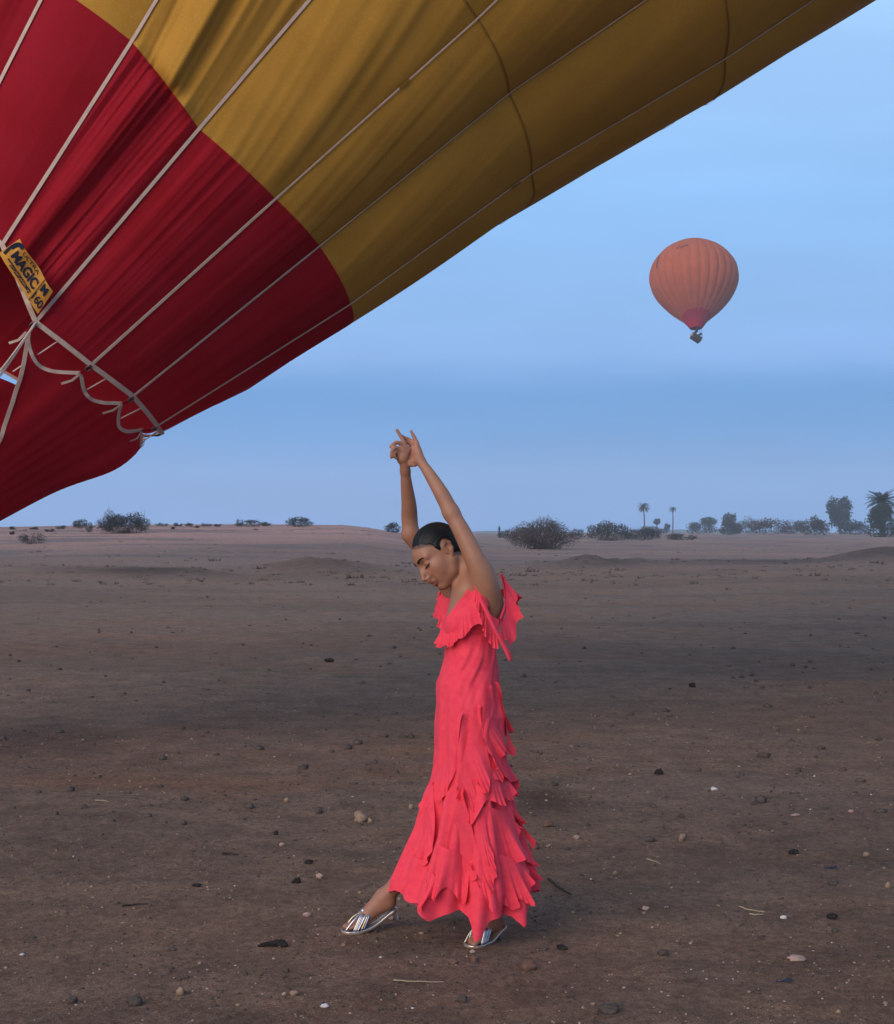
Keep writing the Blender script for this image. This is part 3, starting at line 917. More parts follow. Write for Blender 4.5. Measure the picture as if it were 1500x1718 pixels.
for k, (px, Y, w_, h_) in enumerate(((22, 117, 14, 5), (58, 116, 16, 5), (84, 108, 18, 6), (102, 117, 20, 7), (272, 121, 24, 7), (298, 122, 20, 6), (318, 121, 18, 7),
                                     (344, 122, 22, 6), (366, 121, 14, 5), (20, 104, 10, 6), (330, 116, 10, 4), (290, 112, 8, 4))):
    bush(px, Y, w_, h_, 'leaf_grey', 'low dark scrub strung along the top of the sand hill', group='low scrub along the hill top', n=260, lobes=4, twigs=7, spiky=.5, seed=30 + k, size=.045)
# the far oasis, hazy blue
palm(1081, 560, 54, 14, 'taller of the two slim distant palms with a round crown', seed=1, fronds=30, droop=1.7)
palm(1128.5, 640, 47, 9, 'smaller slim distant palm with a tiny crown', seed=2, fronds=24, droop=1.7)
palm(1480, 330, 78, 33, 'big shaggy date palm at the right edge with a thick skirt of fronds', thick=3.2, fronds=52, skirt=70, seed=3)
bush(1480, 325, 74, 52, 'leaf_palm', 'dark undergrowth packed round the foot of the big date palm', n=4200, lobes=12, twigs=10, seed=50, size=.22)
tree(1409, 520, 66, 50, 'leaf_green', 'tall dense blue green tree left of the big date palm', flat=1.2, trunk=.12, seed=1, n=3200, lobes=16, size=.42)
tree(1222, 560, 38, 30, 'leaf_green', 'rounded hazy tree in the middle of the far oasis', flat=1.1, trunk=.2, seed=2, n=1300, size=.4)
tree(1190, 640, 29, 34, 'leaf_green', 'wide flat hazy tree left of the rounded one', flat=.6, trunk=.45, seed=3, n=900, size=.4)
tree(1102, 620, 26, 16, 'leaf_green', 'small umbrella shaped tree between the two slim palms', flat=.5, trunk=.6, seed=4, n=420, size=.35)
tree(1119, 640, 18, 14, 'leaf_green', 'tiny rounded tree beside the smaller slim palm', flat=.8, trunk=.3, seed=5, n=360, size=.35)
for k, (px, Y, w_, h_, lf, lb) in enumerate((
        (1288, 430, 96, 27, 'leaf_brown', 'long pinkish brown hedge of shrubs in the far oasis'),
        (1368, 420, 58, 30, 'leaf_olive', 'rounded olive shrub below the tall dense tree'),
        (1430, 450, 60, 24, 'leaf_grey', 'dim shrub between the tall dense tree and the big date palm'),
        (1225, 470, 40, 22, 'leaf_grey', 'dim shrub at the left end of the long pinkish hedge'),
        (1175, 560, 60, 22, 'leaf_grey', 'hazy low shrub left of the rounded hazy tree'),
        (1330, 520, 50, 28, 'leaf_grey', 'hazy shrub behind the gap between pinkish hedge and olive shrub'),
        (1255, 640, 70, 26, 'leaf_green', 'pale hazy shrub right of the rounded hazy tree'),
        (1090, 640, 70, 12, 'leaf_grey', 'hazy low strip of scrub at the feet of the slim palms'),
        (880, 640, 80, 12, 'leaf_grey', 'hazy low strip of scrub behind the twiggy bush'))):
    bush(px, Y, w_, h_, lf, lb, n=2200, lobes=12, twigs=0, spiky=.05, seed=60 + k, size=.26)

def far_ridge():
    th = np.radians(np.linspace(-4, 22, 90)); Y = 1500.0
    rows = []
    for dy, k in ((-250, 0), (-100, .6), (0, 1.0), (150, .8), (320, 0)):
        x = np.tan(th) * (Y + dy)
        hgt = .47 * (5 + 10 * (fbm(np.degrees(th) * .35, 0 * th + 3, 4, 77) + .25)) * sstep(-4, 2, np.degrees(th)) * k
        rows.append(np.stack([x, np.full_like(x, Y + dy), hgt - 2], -1))
    V = np.concatenate(rows)
    o = mesh_obj('hills', V, grid_faces(5, 90)[:, ::-1], material('hill_scrub', (.10, .10, .085), .9, .1, noise=[(.02, (.06, .07, .055), .4, .6)]))
    tag(o, 'low blue hazy ridge on the horizon behind the oasis', None, None, 'structure')
far_ridge()

# ---------------------------------------------------------------- stones, clods, straw on the soil
M['clod'] = material('clod', (.060, .046, .040), .95, .1, noise=[(30, (.10, .078, .066), .4, .65)], bump=(60, .6, .01))
M['clod_red'] = material('clod_red', (.12, .062, .045), .95, .1, noise=[(30, (.17, .10, .07), .4, .65)], bump=(60, .6, .01))
M['stone_tan'] = material('stone_tan', (.27, .18, .12), .9, .15, noise=[(30, (.17, .11, .075), .4, .65)], bump=(70, .5, .008))
M['stone_pink'] = material('stone_pink', (.36, .24, .20), .9, .15, noise=[(30, (.27, .17, .14), .4, .65)], bump=(70, .4, .006))
M['stone_pale'] = material('stone_pale', (.50, .46, .44), .85, .2, noise=[(40, (.48, .44, .42), .4, .65)])
M['char'] = material('char', (.018, .015, .014), .9, .15, noise=[(40, (.04, .033, .03), .45, .65)], bump=(90, .7, .01))
M['straw'] = material('straw', (.34, .27, .18), .85, .1)
M['twig_dark'] = material('twig_dark', (.04, .03, .025), .9, .1)
M['scrap'] = material('scrap', (.02, .024, .034), .5, .3)

def ico(sub):
    bm = bmesh.new(); bmesh.ops.create_icosphere(bm, subdivisions=sub, radius=1)
    V = np.array([v.co[:] for v in bm.verts]); Fq = np.array([[v.index for v in f.verts] for f in bm.faces]); bm.free()
    return V, Fq
ICO = {k: ico(k) for k in (1, 2, 3)}

def ground_at(px, py):
    Y = CZ * F / (py - HY)
    for _ in range(4):
        x = (px - CX) / F * Y
        Y = (CZ - H1(x, Y)) * F / (py - HY)
    return np.array([(px - CX) / F * Y, Y, H1((px - CX) / F * Y, Y)])

def stone(name, cat, px, py, wpx, hpx, mat, label, lumps=.28, seed=0, turn=0.0, depth=.8, sub=3, group=None):
    r_ = np.random.default_rng(seed * 13 + int(px) * 7 + int(py))
    c = ground_at(px, py)
    w = wpx / F * c[1] / 2; h = hpx / F * c[1] / 2
    V, Fq = ICO[sub]
    o1, o2 = r_.uniform(0, 90, 2)
    k = 1 + lumps * (vnoise(V[:, 0] * 1.6 + o1, V[:, 1] * 1.6 + V[:, 2] * 1.3 + o2, 5) * 1.5 + .7 * vnoise(V[:, 0] * 3.6 + o2, V[:, 2] * 3.6 + V[:, 1] * 2 + o1, 6))
    P = V * k[:, None] * np.array([w, w * depth, h * 1.2])
    P[:, 2] += h * .7
    a = turn; P[:, :2] = P[:, :2] @ np.array([[math.cos(a), math.sin(a)], [-math.sin(a), math.cos(a)]])
    o = mesh_obj(name, P + c, Fq, M[mat], origin=c)
    return tag(o, label, cat, group)

big = [
 ('clod', 'soil clod', 605, 1378, 26, 17, 'stone_tan', 'rounded tan stone on the ground left of the skirt'),
 ('clod', 'soil clod', 621, 1380, 9, 8, 'stone_tan', 'small tan pebble touching the rounded tan stone left of the skirt'),
 ('clod', 'soil clod', 887, 1627, 25, 17, 'clod_red', 'reddish clod just right of and below the standing foot'),
 ('clod', 'soil clod', 227, 1686, 26, 15, 'clod', 'dark brown clod at lower left'),
 ('clod', 'soil clod', 121, 1683, 16, 12, 'clod', 'crumbly dark clod left of the dark brown one at lower left'),
 ('stone', 'stone', 302, 1669, 14, 14, 'stone_tan', 'upright tan stone right of the dark brown clod'),
 ('stone', 'stone', 494, 1670, 14, 9, 'stone_tan', 'tan pebble below the black seed pod'),
 ('stone', 'stone', 477, 1670, 9, 6, 'stone_pink', 'small pinkish pebble left of the tan pebble below the black pod'),
 ('clod', 'soil clod', 411, 1636, 10, 8, 'clod', 'small dark clod below left of the black seed pod'),
 ('clod', 'soil clod', 481, 1631, 10, 8, 'clod', 'small dark clod below right of the black seed pod'),
 ('clod', 'soil clod', 290, 1594, 14, 6, 'clod', 'flat dark crumb left of the black seed pod'),
 ('clod', 'soil clod', 1022, 1698, 34, 15, 'clod', 'largest dark clod at the bottom edge, right of centre'),
 ('clod', 'soil clod', 776, 1681, 17, 13, 'clod', 'dark clod at the bottom below the standing foot'),
 ('stone', 'stone', 943, 1593, 18, 8, 'char', 'black flat stone right of the standing foot'),
 ('stone', 'stone', 912, 1594, 14, 6, 'clod', 'flat brown stone beside the black flat one, right of the standing foot'),
 ('stone', 'stone', 793, 1599, 9, 6, 'stone_pink', 'pale pink pebble just below the standing foot'),
 ('stone', 'stone', 1145, 1410, 13, 12, 'stone_tan', 'tan pebble with a dark crumb on top, right of the skirt'),
 ('stone', 'stone', 1149, 1404, 7, 5, 'char', 'dark crumb sitting behind the tan pebble right of the skirt'),
 ('stone', 'stone', 920, 1387, 18, 10, 'clod_red', 'reddish brown clod right of the skirt ruffles'),
 ('stone', 'stone', 968, 1407, 13, 6, 'stone_pink', 'flat pinkish stone right of the reddish brown clod'),
 ('stone', 'stone', 895, 1424, 18, 13, 'clod_red', 'reddish clod against the right side of the skirt hem'),
 ('stone', 'stone', 920, 1422, 11, 6, 'stone_tan', 'small tan flake right of the clod against the skirt'),
 ('stone', 'stone', 1332, 1432, 18, 7, 'char', 'dark flat stone in the right middle ground'),
 ('stone', 'stone', 1453, 1436, 12, 7, 'stone_tan', 'tan stone right of the dark flat stone'),
 ('stone', 'stone', 1033, 1467, 9, 6, 'stone_tan', 'small tan pebble right of the hem'),
 ('stone', 'stone', 1083, 1526, 12, 6, 'stone_pink', 'pinkish flake on bare soil, left of the straws'),
 ('stone', 'stone', 1315, 1541, 11, 6, 'stone_pale', 'brightest white chip, right of the straws'),
 ('stone', 'stone', 1397, 1541, 20, 9, 'char', 'black stone right of the white chip'),
 ('stone', 'stone', 1400, 1563, 12, 7, 'clod', 'small dark clod below the black stone at right'),
 ('stone', 'stone', 1337, 1611, 32, 9, 'stone_pink', 'pale flat slab lying at lower right'),
 ('stone', 'stone', 1112, 1602, 20, 10, 'clod', 'dark crumbly clod between the feet and the pale slab'),
 ('stone', 'stone', 1398, 1485, 16, 8, 'clod', 'dark clod above the black stone at right'),
 ('stone', 'stone', 1490, 1490, 9, 10, 'stone_tan', 'small tan stone at the right edge'),
 ('stone', 'stone', 518, 1449, 14, 8, 'char', 'black stone left of the skirt hem'),
 ('stone', 'stone', 497, 1481, 16, 8, 'char', 'second black stone, lower left of the first beside the hem'),
 ('stone', 'stone', 536, 1473, 12, 8, 'stone_pink', 'pink pebble right of the two black stones'),
 ('stone', 'stone', 331, 1487, 16, 6, 'char', 'flat black stone in the left foreground'),
 ('stone', 'stone', 463, 1401, 9, 7, 'char', 'small black pebble above the black stones'),
 ('stone', 'stone', 473, 1419, 10, 5, 'stone_pink', 'pinkish chip below the small black pebble'),
 ('stone', 'stone', 516, 1537, 13, 7, 'stone_pink', 'pink stone left of the stepping foot'),
 ('stone', 'stone', 657, 1543, 8, 7, 'stone_pink', 'pink pebble right under the raised heel of the stepping foot'),
 ('stone', 'stone', 760, 1550, 11, 5, 'clod', 'dark crumb between the two feet'),
 ('stone', 'stone', 481, 1346, 9, 8, 'stone_tan', 'small yellow tan pebble left of the rounded tan stone'),
 ('stone', 'stone', 690, 1357, 8, 8, 'stone_tan', 'tan pebble close to the left edge of the skirt'),
 ('stone', 'stone', 690, 1238, 10, 8, 'clod', 'dark clod left of the hips'),
 ('stone', 'stone', 1106, 1299, 16, 9, 'char', 'black clod right of the skirt in the middle distance'),
 ('stone', 'stone', 1162, 1153, 12, 8, 'char', 'black stone far off to the right of the waist'),
 ('stone', 'stone', 553, 1111, 16, 7, 'char', 'dark stone far off to the left of the waist'),
 ('stone', 'stone', 1335, 1369, 16, 5, 'stone_pink', 'pale pink sliver above the dark flat stone'),
 ('stone', 'stone', 1428, 1363, 11, 5, 'stone_pink', 'small pink chip near the right edge'),
 ('stone', 'stone', 1198, 1326, 12, 5, 'stone_pale', 'whitish flat chip in the right middle ground'),
 ('stone', 'stone', 37, 1603, 9, 4, 'stone_pale', 'white chip at the far left edge'),
 ('stone', 'stone', 545, 1690, 14, 6, 'stone_pale', 'whitish flake at the bottom, left of centre'),
 ('clod', 'soil clod', 795, 1612, 15, 10, 'clod_red', 'red earthy crumb below the pale pink pebble'),
 ('clod', 'soil clod', 760, 1617, 14, 10, 'clod_red', 'red earthy crumb left of the one below the foot'),
]
for k, s in enumerate(big):
    stone(*s, seed=k, turn=random.uniform(-.6, .6), lumps=.42)

def seed_pod():
    c = ground_at(457, 1589); s = c[1] / F
    n = 40
    t = np.linspace(0, 1, n)
    x = (t - .5) * 50 * s
    rad = np.interp(t, [0, .03, .15, .35, .6, .85, .97, 1], [.5, 2, 3.4, 4.0, 6.2, 6.6, 4, 1]) * s * (1 + .12 * np.sin(t * 70) + .1 * vnoise(t * 20, 0 * t, 3))
    pts = np.stack([x, .012 * np.sin(t * 3), rad * .8 - .10 * s * (t - .5) * 20], -1) + c
    v, f = tube(pts, rad, 12)
    o = mesh_obj('seed_pod', v, f, M['char'], origin=c)
    tag(o, 'black ridged elongated seed pod lying left of the stepping foot', 'seed pod')
seed_pod()

def stick(name, cat, pts, rad, mat, label, group=None):
    P = np.array([ground_at(*p) for p in pts]); P[:, 2] += rad * 1.2
    Q = polyline(P, 16)
    Q[:, 2] += .0009 * np.sin(np.arange(16) * .9)
    v, f = tube(Q, np.linspace(rad, rad * .55, 16), 6)
    o = mesh_obj(name, v, f, M[mat], origin=P[0]); return tag(o, label, cat, group)
stick('straw', 'straw', [(1240, 1522), (1258, 1528), (1283, 1531)], .0032, 'straw', 'upper of two pale straws at lower right')
stick('straw', 'straw', [(1257, 1535), (1270, 1536), (1281, 1535)], .0032, 'straw', 'lower of two pale straws at lower right')
stick('twig', 'twig', [(205, 1522), (228, 1519), (248, 1518)], .0045, 'twig_dark', 'dark twig lying in the left foreground')
stick('twig', 'twig', [(920, 1477), (938, 1492), (958, 1503)], .006, 'twig_dark', 'dark curved twig right of the skirt hem')
stick('straw', 'straw', [(1085, 1443), (1100, 1447), (1108, 1451)], .004, 'straw', 'short brown straw above the small tan pebble right of the hem')
stick('straw', 'straw', [(160, 1344), (172, 1344), (182, 1346)], .0035, 'straw', 'pale straw far left on the ground')
stick('straw', 'straw', [(660, 1646), (700, 1648), (745, 1649)], .0025, 'straw', 'long thin straw at the bottom under the feet')
stick('twig', 'twig', [(372, 1434), (385, 1434), (400, 1436)], .006, 'twig_dark', 'short dark twig in the left middle ground')

def scrap():
    c = ground_at(1316, 1647); s = c[1] / F
    u = np.linspace(-1, 1, 12); v = np.linspace(-1, 1, 5)
    U, V_ = np.meshgrid(u, v)
    P = np.stack([U * 13 * s, V_ * 6 * s * (1 - .5 * U ** 2), 3.2 * s * (1 - V_ ** 2) * (1 + .5 * np.sin(U * 3)) + .002 + .8 * s * U], -1) + c
    top = P.reshape(-1, 3); bot = top - np.array([0, 0, .002])
    f = [tuple(q) for q in grid_faces(5, 12)]; f2 = [tuple(i + 60 for i in q[::-1]) for q in f]
    o = mesh_obj('scrap', np.vstack([top, bot]), f + f2, M['scrap'], origin=c)
    tag(o, 'crumpled dark blue scrap lying at lower right', 'litter')
    c = ground_at(1393, 1457); s = c[1] / F
    P = np.stack([U * 11 * s, V_ * 5 * s * (1 - .6 * U ** 2), 2.6 * s * (1 - V_ ** 2) + .002 + 1.2 * s * U], -1) + c
    top = P.reshape(-1, 3); bot = top - np.array([0, 0, .002])
    o = mesh_obj('scrap', np.vstack([top, bot]), f + f2, M['scrap'], origin=c)
    tag(o, 'dark thin scrap beside a twig in the right middle ground', 'litter')
scrap()

def gravel():
    """loose grit and crumbs nobody could count"""
    V0, F0 = ICO[1]
    for name, n, lo, hi, mt, lab in (('gravel', 9000, .0022, .0085, 'clod', 'dark grit and crumbs strewn over the soil'), ('pebbles', 2600, .002, .0062, 'stone_pink', 'tiny pale pink pebbles strewn over the soil'),
                                ('pale_grit', 300, .0018, .0055, 'stone_pale', 'tiny white chips strewn over the soil'), ('clods', 420, .012, .03, 'clod', 'scattered small dark clods out on the plain'), ('tan_crumbs', 800, .004, .012, 'stone_tan', 'tiny tan crumbs strewn over the soil')):
        r_ = np.random.default_rng(hash(lab) % 1000 if False else len(lab) * 31 + n)
        far = name == 'clods'
        d = np.exp(r_.uniform(math.log(4.6 if not far else 8), math.log(17 if not far else 55), n))
        a = r_.uniform(-.31, .31, n)
        x, y = d * np.sin(a), d * np.cos(a)
        if not far:   # clumps and bare patches
            keep = fbm(x * 1.3, y * .9, 3, 300 + n) + .25 * r_.uniform(-1, 1, n) > -.12
            x, y, d = x[keep], y[keep], d[keep]
        m = len(x)
        sz = lo * (hi / lo) ** (r_.uniform(0, 1, m) ** 1.9)
        sz = sz * np.where(d > 9, 1.3, 1)
        sc = sz[:, None] * np.stack([r_.uniform(.8, 1.5, m), r_.uniform(.7, 1.2, m), r_.uniform(.4, .9, m)], -1)
        jit = 1 + .25 * r_.uniform(-1, 1, (m, len(V0), 1))
        P = V0[None] * jit * sc[:, None, :]
        an = r_.uniform(0, 6.28, m); ca, sa = np.cos(an)[:, None], np.sin(an)[:, None]
        P = np.stack([P[..., 0] * ca - P[..., 1] * sa, P[..., 0] * sa + P[..., 1] * ca, P[..., 2]], -1)
        P = P + np.stack([x, y, H(x, y) + sc[:, 2] * .35], -1)[:, None, :]
        Fq = (F0[None] + (np.arange(m) * len(V0))[:, None, None]).reshape(-1, 3)
        o = mesh_obj(name, P.reshape(-1, 3), Fq, M[mt], smooth=False)
        tag(o, lab, None, None, 'stuff')
gravel()

def tufts():
    """dry sprigs dotted over the far plain, the mounds and the sand hill"""
    r_ = np.random.default_rng(77)
    Vs, Fs = [], []; k0 = 0
    n = 1900
    d = np.exp(r_.uniform(math.log(48), math.log(150), n)); a = r_.uniform(-.30, .30, n)
    x, y = d * np.sin(a), d * np.cos(a); px = CX + F * x / y
    mound = np.exp(-((px - 1015) / 115) ** 2 - ((y - 78) / 6) ** 2) + np.exp(-((px - 535) / 90) ** 2 - ((y - 66) / 5) ** 2) + np.exp(-((px - 1480) / 130) ** 2 - ((y - 82) / 8) ** 2) + .8 * np.exp(-((px - 230) / 150) ** 2 - ((y - 60) / 3) ** 2)
    keep = (fbm(x * .09, y * .09, 3, 401) + .35 * r_.uniform(-1, 1, n) + 1.2 * mound) > .16
    x, y = x[keep], y[keep]; n = len(x); z = H(x, y)
    for i in range(n):
        s = r_.uniform(.03, .105) * (1 + .9 * (r_.uniform() < .06))
        m = 9
        c = np.array([x[i], y[i], z[i]])
        b = c + np.stack([r_.normal(0, s * .8, m), r_.normal(0, s * .5, m), np.full(m, -.02)], 1)
        t = b + np.stack([r_.normal(0, s * .5, m), r_.normal(0, s * .3, m), r_.uniform(.35, 1.0, m) * s * 1.1], 1)
        w = np.array([s * .28, 0, 0])
        V = np.stack([b - w, b + w, t], 1).reshape(-1, 3)
        Vs.append(V); Fs.append(np.arange(3 * m).reshape(-1, 3) + k0); k0 += 3 * m
    o = mesh_obj('dry_tufts', np.concatenate(Vs), np.concatenate(Fs), M['leaf_brown'], smooth=False)
    tag(o, 'dry brown sprigs dotted over the plain, mounds and sand hill', None, None, 'stuff')
tufts()

# ---------------------------------------------------------------- air
def haze():
    lo = np.array([-1500.0, -60.0, -4.0]); hi = np.array([1500.0, 1900.0, 76.0])
    v = np.array([[x, y, z] for z in (lo[2], hi[2]) for y in (lo[1], hi[1]) for x in (lo[0], hi[0])])
    f = [(0, 2, 3, 1), (4, 5, 7, 6), (0, 1, 5, 4), (2, 6, 7, 3), (0, 4, 6, 2), (1, 3, 7, 5)]
    m = bpy.data.materials.new('haze'); m.use_nodes = True
    n, l = m.node_tree.nodes, m.node_tree.links
    n.remove(n['Principled BSDF'])
    pv = n.new('ShaderNodeVolumePrincipled'); pv.inputs['Density'].default_value = HAZE; pv.inputs['Color'].default_value = (.80, .90, 1.0, 1)
    l.new(pv.outputs[0], n['Material Output'].inputs['Volume'])
    o = mesh_obj('haze', v, f, m, smooth=False)
    tag(o, 'thin blue evening haze over the plain', None, None, 'stuff')
HAZE = 0.0004
haze()
# ---------------------------------------------------------------- the woman
PY = 6.25
def Wd(px, py, dy=0.0): return W(px, py, PY + dy)

class Field:
    """signed distance field on a regular grid, built by smooth unions"""
    def __init__(self, lo, hi, h):
        self.lo = np.array(lo, float); self.h = h
        self.n = np.ceil((np.array(hi) - self.lo) / h).astype(int) + 1
        self.D = np.full(self.n, .06, np.float32)
    def box(self, mn, mx, pad):
        a = np.maximum(np.floor((np.array(mn) - pad - self.lo) / self.h).astype(int), 0)
        b = np.minimum(np.ceil((np.array(mx) + pad - self.lo) / self.h).astype(int) + 1, self.n)
        if (b <= a).any(): return None, None
        g = [self.lo[i] + self.h * np.arange(a[i], b[i]) for i in range(3)]
        X, Y, Z = np.meshgrid(*g, indexing='ij')
        return (slice(a[0], b[0]), slice(a[1], b[1]), slice(a[2], b[2])), np.stack([X, Y, Z], -1).astype(np.float32)
    def add(self, sl, d, k, sub=False):
        D = self.D[sl]
        if sub:
            h = np.maximum(k - np.abs(D + d), 0) / k
            self.D[sl] = np.maximum(D, -d) + h * h * k * .25
        else:
            h = np.maximum(k - np.abs(D - d), 0) / k
            self.D[sl] = np.minimum(D, d) - h * h * k * .25
    def cone(self, a, b, ra, rb, k=.02, sub=False):
        a = np.array(a, float); b = np.array(b, float); r = max(ra, rb)
        sl, P = self.box(np.minimum(a, b), np.maximum(a, b), r + k + .015)
        if sl is None: return
        ab = (b - a).astype(np.float32); q = P - a.astype(np.float32)
        t = np.clip((q @ ab) / max(float(ab @ ab), 1e-12), 0, 1)
        d = np.sqrt(((q - t[..., None] * ab) ** 2).sum(-1)) - (ra + (rb - ra) * t)
        self.add(sl, d, k, sub)
    def chain(self, pts, rs, k=.02):
        n = max(2, (len(pts) - 1) * 5 + 1) if len(pts) > 2 else 2
        P = polyline(pts, n); R = np.interp(np.linspace(0, 1, n), np.linspace(0, 1, len(pts)), rs)
        if len(pts) > 2:
            R = np.convolve(np.pad(R, 2, 'edge'), np.ones(5) / 5, 'valid')
        sl, X = self.box(P.min(0), P.max(0), max(R) + k + .015)
        if sl is None: return
        d = np.full(X.shape[:3], 1.0, np.float32)
        for i in range(n - 1):
            a = P[i].astype(np.float32); ab = (P[i + 1] - P[i]).astype(np.float32); q = X - a
            t = np.clip((q @ ab) / max(float(ab @ ab), 1e-12), 0, 1)
            np.minimum(d, np.sqrt(((q - t[..., None] * ab) ** 2).sum(-1)) - (R[i] + (R[i + 1] - R[i]) * t), out=d)
        self.add(sl, d, k)
    def ell(self, c, r, k=.02, R=None, sub=False):
        """ellipsoid; R rows are its local axes in world space"""
        c = np.array(c, float); r = np.array(r, float); m = r.max()
        sl, P = self.box(c - m, c + m, k + .015)
        if sl is None: return
        q = P - c.astype(np.float32)
        if R is not None: q = q @ np.asarray(R, np.float32).T
        q1 = q / r.astype(np.float32); q2 = q1 / r.astype(np.float32)
        k0 = np.sqrt((q1 ** 2).sum(-1)); k1 = np.sqrt((q2 ** 2).sum(-1)) + 1e-9
        d = k0 * (k0 - 1) / k1
        d = np.where(k0 < 1e-4, -r.min(), d)
        self.add(sl, d, k, sub)

def surface_nets(D, lo, h):
    S = D < 0
    c = [(i, j, k) for i in (0, 1) for j in (0, 1) for k in (0, 1)]
    nx, ny, nz = D.shape
    def cor(A, o): return A[o[0]:nx - 1 + o[0], o[1]:ny - 1 + o[1], o[2]:nz - 1 + o[2]]
    cnt = np.zeros((nx - 1, ny - 1, nz - 1), np.int8)
    for o in c: cnt += cor(S, o)
    act = (cnt > 0) & (cnt < 8)
    I = np.argwhere(act)
    idx = np.full(act.shape, -1, np.int32); idx[act] = np.arange(len(I))
    val = np.stack([D[I[:, 0] + o[0], I[:, 1] + o[1], I[:, 2] + o[2]] for o in c], 1).astype(float)
    pos = np.zeros((len(I), 3)); num = np.zeros(len(I))
    for a in range(8):
        for b in range(a + 1, 8):
            if sum(abs(c[a][i] - c[b][i]) for i in range(3)) != 1: continue
            va, vb = val[:, a], val[:, b]
            m = (va < 0) != (vb < 0)
            t = np.where(m, va / np.where(m, va - vb, 1), 0)
            p = np.array(c[a])[None] + t[:, None] * (np.array(c[b]) - np.array(c[a]))[None]
            pos += np.where(m[:, None], p, 0); num += m
    V = lo + h * (I + pos / num[:, None])
    Fs = []
    for ax in range(3):
        o1, o2 = [(1, 2), (2, 0), (0, 1)][ax]
        sl0 = [slice(1, -1)] * 3; sl0[ax] = slice(0, -1)
        sl1 = [slice(1, -1)] * 3; sl1[ax] = slice(1, None)
        s0, s1 = S[tuple(sl0)], S[tuple(sl1)]
        E_ = np.argwhere(s0 != s1)
        if not len(E_): continue
        flip = s0[tuple(E_.T)]
        base = E_.copy(); base[:, o1] += 1; base[:, o2] += 1
        def cell(d1, d2):
            q = base.copy(); q[:, o1] -= d1; q[:, o2] -= d2
            return idx[tuple(q.T)]
        quad = np.stack([cell(0, 0), cell(1, 0), cell(1, 1), cell(0, 1)], 1)
        quad[~flip] = quad[~flip][:, ::-1]
        Fs.append(quad)
    return V, np.concatenate(Fs)

def laplace(V, Fq, it=2, lam=.5):
    e = np.concatenate([Fq[:, [0, 1]], Fq[:, [1, 2]], Fq[:, [2, 3]], Fq[:, [3, 0]]])
    for _ in range(it):
        s = np.zeros_like(V); n = np.zeros(len(V))
        for a, b in ((0, 1), (1, 0)):
            for ax in range(3): s[:, ax] += np.bincount(e[:, a], V[e[:, b], ax], len(V))
            n += np.bincount(e[:, a], minlength=len(V))
        V = V + lam * (s / np.maximum(n, 1)[:, None] - V)
    return V

def compact(V, Fq):
    u, inv = np.unique(Fq, return_inverse=True)
    return V[u], inv.reshape(Fq.shape), u

# --- head frame: her face looks left and down, turned a little to the camera
HP = Wd(737, 931, -.02)
hu = np.array([-.61, 0, .79]); hf0 = np.array([-.79, 0, -.61])
yaw = math.radians(27)
hfw = math.cos(yaw) * hf0 + math.sin(yaw) * np.array([0, -1.0, 0])
hl = math.cos(yaw) * np.array([0, -1.0, 0]) - math.sin(yaw) * hf0
HR = np.stack([hfw, hl, hu])
HS = 1.0
def hp(a, b, h): return HP + HS * (a * hfw + b * hl + h * hu)
def to_head(P): return (P - HP) @ HR.T / HS

def torso(f, off=0.0, k=.05):
    """trunk from the neck base to the hips; the body and the bodice share it"""
    tw = math.radians(-21)      # shoulder line swings towards the camera
    R = np.array([[math.cos(tw), math.sin(tw), 0], [-math.sin(tw), math.cos(tw), 0], [0, 0, 1]])   # local x: front-back, y: across
    f.ell(Wd(795, 1030, .0), np.array([.094, .132, .135]) + off, k, R)          # rib cage
    f.ell(Wd(798, 990, .0), np.array([.064, .128, .066]) + off, k, R)           # upper chest and shoulders
    f.ell(Wd(770, 1048, -.070), np.array([.050, .056, .058]) + off, .03, R)    # breasts
    f.ell(Wd(766, 1048, .060), np.array([.050, .056, .058]) + off, .03, R)
    f.ell(Wd(790, 1105, .0), np.array([.088, .112, .12]) + off, k, R)          # waist
    f.ell(Wd(790, 1175, .0), np.array([.100, .140, .110]) + off, k, R)         # pelvis
    f.ell(Wd(792, 1190, -.05), np.array([.085, .08, .09]) + off, k, R)
    f.ell(Wd(792, 1190, .05), np.array([.085, .08, .09]) + off, k, R)

